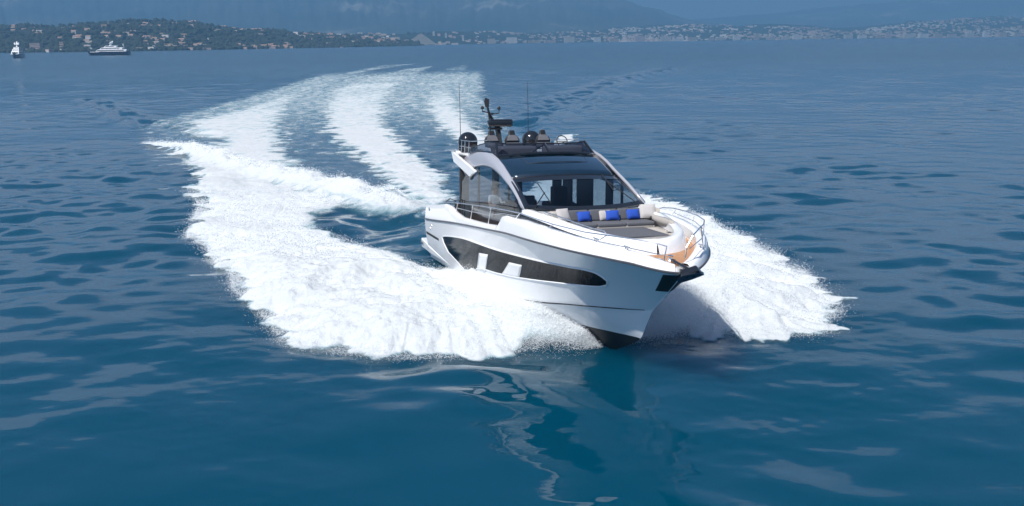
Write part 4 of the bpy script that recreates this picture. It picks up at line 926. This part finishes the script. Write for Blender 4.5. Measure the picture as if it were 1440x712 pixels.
# far-off woods on the headland: one mass of crowns
ico = None
bm = bmesh.new(); bmesh.ops.create_icosphere(bm, subdivisions=1, radius=1); IV = np.array([v.co[:] for v in bm.verts]); IF = np.array([[v.index for v in f.verts] for f in bm.faces]); bm.free()
pts = place_on(P1, 4200, -60, 590, .0, 1.0, 0, 60)+place_on(P2, 2600, 450, 1480, .0, .9, 260, 61)
V = []; F = []
for i, (x, y, z, a) in enumerate(pts):
    s = rr_.uniform(3.5, 7); V.append(IV*np.array([s, s, s*rr_.uniform(.6, 1.0)])*(1+.25*rr_.normal(size=(len(IV), 1)))+np.array([x, y, z+s*.3])); F.append(IF+len(IV)*i)
o = raw_mesh('hillside_woods', np.concatenate(V), np.concatenate(F), M['tree'], False); tag(o, 'dark green woods covering the hazy headland and the coastal hills', 'woods', kind='stuff')
# big buildings along the water
def block(name, px, d, w, h, dep, m, label, cat, floors=5, step=0):
    x = tx(px)*d; root = bpy.data.objects.new(name, None); COL.objects.link(root); root.location = (x, d, 0); tag(root, label, cat)
    b = MB()
    for k in range(floors):
        ww_ = w*(1-step*k/floors); b.box((0, 0, 1+h/floors*(k+.5)), (ww_, dep*(1-step*k/floors*.5), h/floors-.02))
    b.build('wall', m, root, 0)
    b = MB()
    for k in range(floors):
        ww_ = w*(1-step*k/floors); b.box((0, -dep/2*(1-step*k/floors*.5)-.06, 1+h/floors*(k+.5)), (ww_*.94, .1, h/floors*.42))
    b.build('window_strip', M['winglass'], root, 0)
block('apartment_building', 55, 1680, 17, 14, 12, WALLS[3], 'wide pinkish waterfront apartment block just right of the anchored bow-on yacht', 'apartment block', 5)
block('apartment_building', 92, 1690, 7, 16, 9, WALLS[2], 'ochre waterfront building with flat roof between the two anchored yachts', 'building', 4)
block('hotel', 236, 1760, 46, 8, 15, WALLS[0], 'long low cream building on the shore right of the side-on anchored yacht', 'hotel', 2)
block('terraced_building', 596, 3000, 92, 33, 30, mat('terrace_wall', (.40, .37, .31), .9, noise=.15, nscale=.1), 'huge rounded terraced building like a pale pyramid on the far shore', 'building', 12, .96)
block('apartment_building', 563, 2960, 22, 24, 20, WALLS[0], 'cream stepped building left of the pyramid shaped terraced building', 'building', 7, .5)
for px, lab in ((614, 'slim white tower nearest the pyramid shaped building on the shore'), (631, 'slim white tower, middle one of three right of the pyramid shaped building'), (655, 'slim white tower, farthest right of the three beside the pyramid shaped building')):
    block('tower_block', px, 3500, 7, 45-(px-614)*.35, 7, WALLS[1], lab, 'tower block', 12)
r9 = np.random.default_rng(9)
for i, px in enumerate(np.concatenate([np.linspace(690, 900, 8), np.linspace(935, 1430, 24)])):
    px += r9.uniform(-6, 6); d = float(np.interp(px, [500, 900, 960], [2750, 4120, 4190]))
    block('apartment_building', px, d, r9.uniform(18, 44), r9.uniform(9, 22), 16, WALLS[i % 4], ['cream', 'white', 'ochre', 'pinkish'][i % 4]+' block of flats in the row along the far waterfront', 'apartment block', 6)
    bpy.context.scene.objects[-1]
for o in [o for o in scn.objects if o.name.startswith('apartment_building') and 'in the row' in o.get('label', '')]: o['group'] = 'flats along the far waterfront'

# two anchored yachts
def ship(name, px, d, L, heading, label):
    x = tx(px)*d; root = bpy.data.objects.new(name, None); COL.objects.link(root); root.location = (x, d, 0); root.rotation_euler = (0, 0, heading); tag(root, label, 'yacht')
    B = L*.17; b = MB(); rows = []
    for t in np.linspace(0, 1, 22):
        hw = B/2*(1-max(0, (t-.45)/.55)**2.2)*(.9+.1*min(1, t*5)); xx = (t-.5)*L; fr_ = L*.085*(1+.35*t**3); rk = (t**6)*L*.05
        rows.append([(xx-rk, -hw*.75, -.5), (xx, -hw, fr_*.5), (xx+rk*.6, -hw*1.0, fr_), (xx+rk*.6, hw, fr_), (xx, hw, fr_*.5), (xx-rk, hw*.75, -.5)])
    b.grid(rows, close=True); b.add(rows[0], [tuple(range(6))]); b.build('hull', M['navy'], root, 30)
    z = L*.088; s = MB(); g = MB()
    for k, (x0, x1, hh_, wd) in enumerate(((-.44, .30, .052, .86), (-.34, .20, .046, .74), (-.20, .10, .040, .60))):
        a0, a1, h_ = x0*L, x1*L, hh_*L; w_ = B/2*wd
        s.prism([(a0, -w_, z), (a1, -w_, z), (a1-h_*1.2, -w_, z+h_), (a0-h_*.6, -w_, z+h_)], (0, 2*w_, 0))
        for sg in (-1, 1): g.prism([(a0+L*.05, sg*(w_+.03), z+h_*.35), (a1-L*.04, sg*(w_+.03), z+h_*.35), (a1-L*.05, sg*(w_+.03), z+h_*.72), (a0+L*.05, sg*(w_+.03), z+h_*.72)], (0, sg*.05, 0))
        g.box((a1-h_*.62, 0, z+h_*.55), (.2, w_*1.6, h_*.4), Matrix.Rotation(R(-50), 3, 'Y'))
        z += h_
    s.box((0, 0, L*.088-.3), (L*.86, B*.8, .5)); s.build('superstructure', M['gel'], root, 0); g.build('window_band', M['winglass'], root, 0)
    m_ = MB(); m_.prism([(-.02*L, -.4, z), (-.075*L, -.4, z), (-.13*L, -.4, z+.115*L), (-.105*L, -.4, z+.115*L)], (0, .8, 0)); m_.box((-.06*L, 0, z+.05*L), (.05*L, B*.5, .4)); m_.build('mast', M['gel'], root, 0)
    for sg in (-1, 1):
        dm = MB(); dm.lathe([(.001, 0), (.8, .1), (1.0, .8), (.7, 1.5), (.001, 1.8)], (-.08*L, sg*B*.2, z+.05*L), 12); dm.build('satellite_dome', M['gel'], root)
    return root
ship('anchored_yacht', 156, 975, 41, R(180), 'dark hulled superyacht with white decks lying side-on off the headland')
ship('anchored_yacht', 27, 830, 40, R(-72), 'white decked yacht seen bow-on near the left edge of the bay')

# ------------------------------------------------------------------ the air
b = MB(); b.box((0, 0, 0), (1, 1, 1)); haze = b.build('haze', mat('haze_air', (1, 1, 1)), None, 0)
top_z = max(float(q['Z'].max()) for q in (P1, P2, P3, P4))+20
x0, x1, y0, y1 = -14300, 14300, -14300, 14400
haze.location = ((x0+x1)/2, (y0+y1)/2, (top_z-3)/2); haze.scale = (x1-x0, y1-y0, top_z+3)
hm = haze.data.materials[0]; nt = hm.node_tree; nt.nodes.clear(); o_ = nt.nodes.new('ShaderNodeOutputMaterial'); pv = nt.nodes.new('ShaderNodeVolumePrincipled')
pv.inputs['Color'].default_value = (.175, .395, .66, 1); pv.inputs['Density'].default_value = 2.8e-4; pv.inputs['Anisotropy'].default_value = 0.0
nt.links.new(pv.outputs[0], o_.inputs['Volume']); tag(haze, kind='stuff')
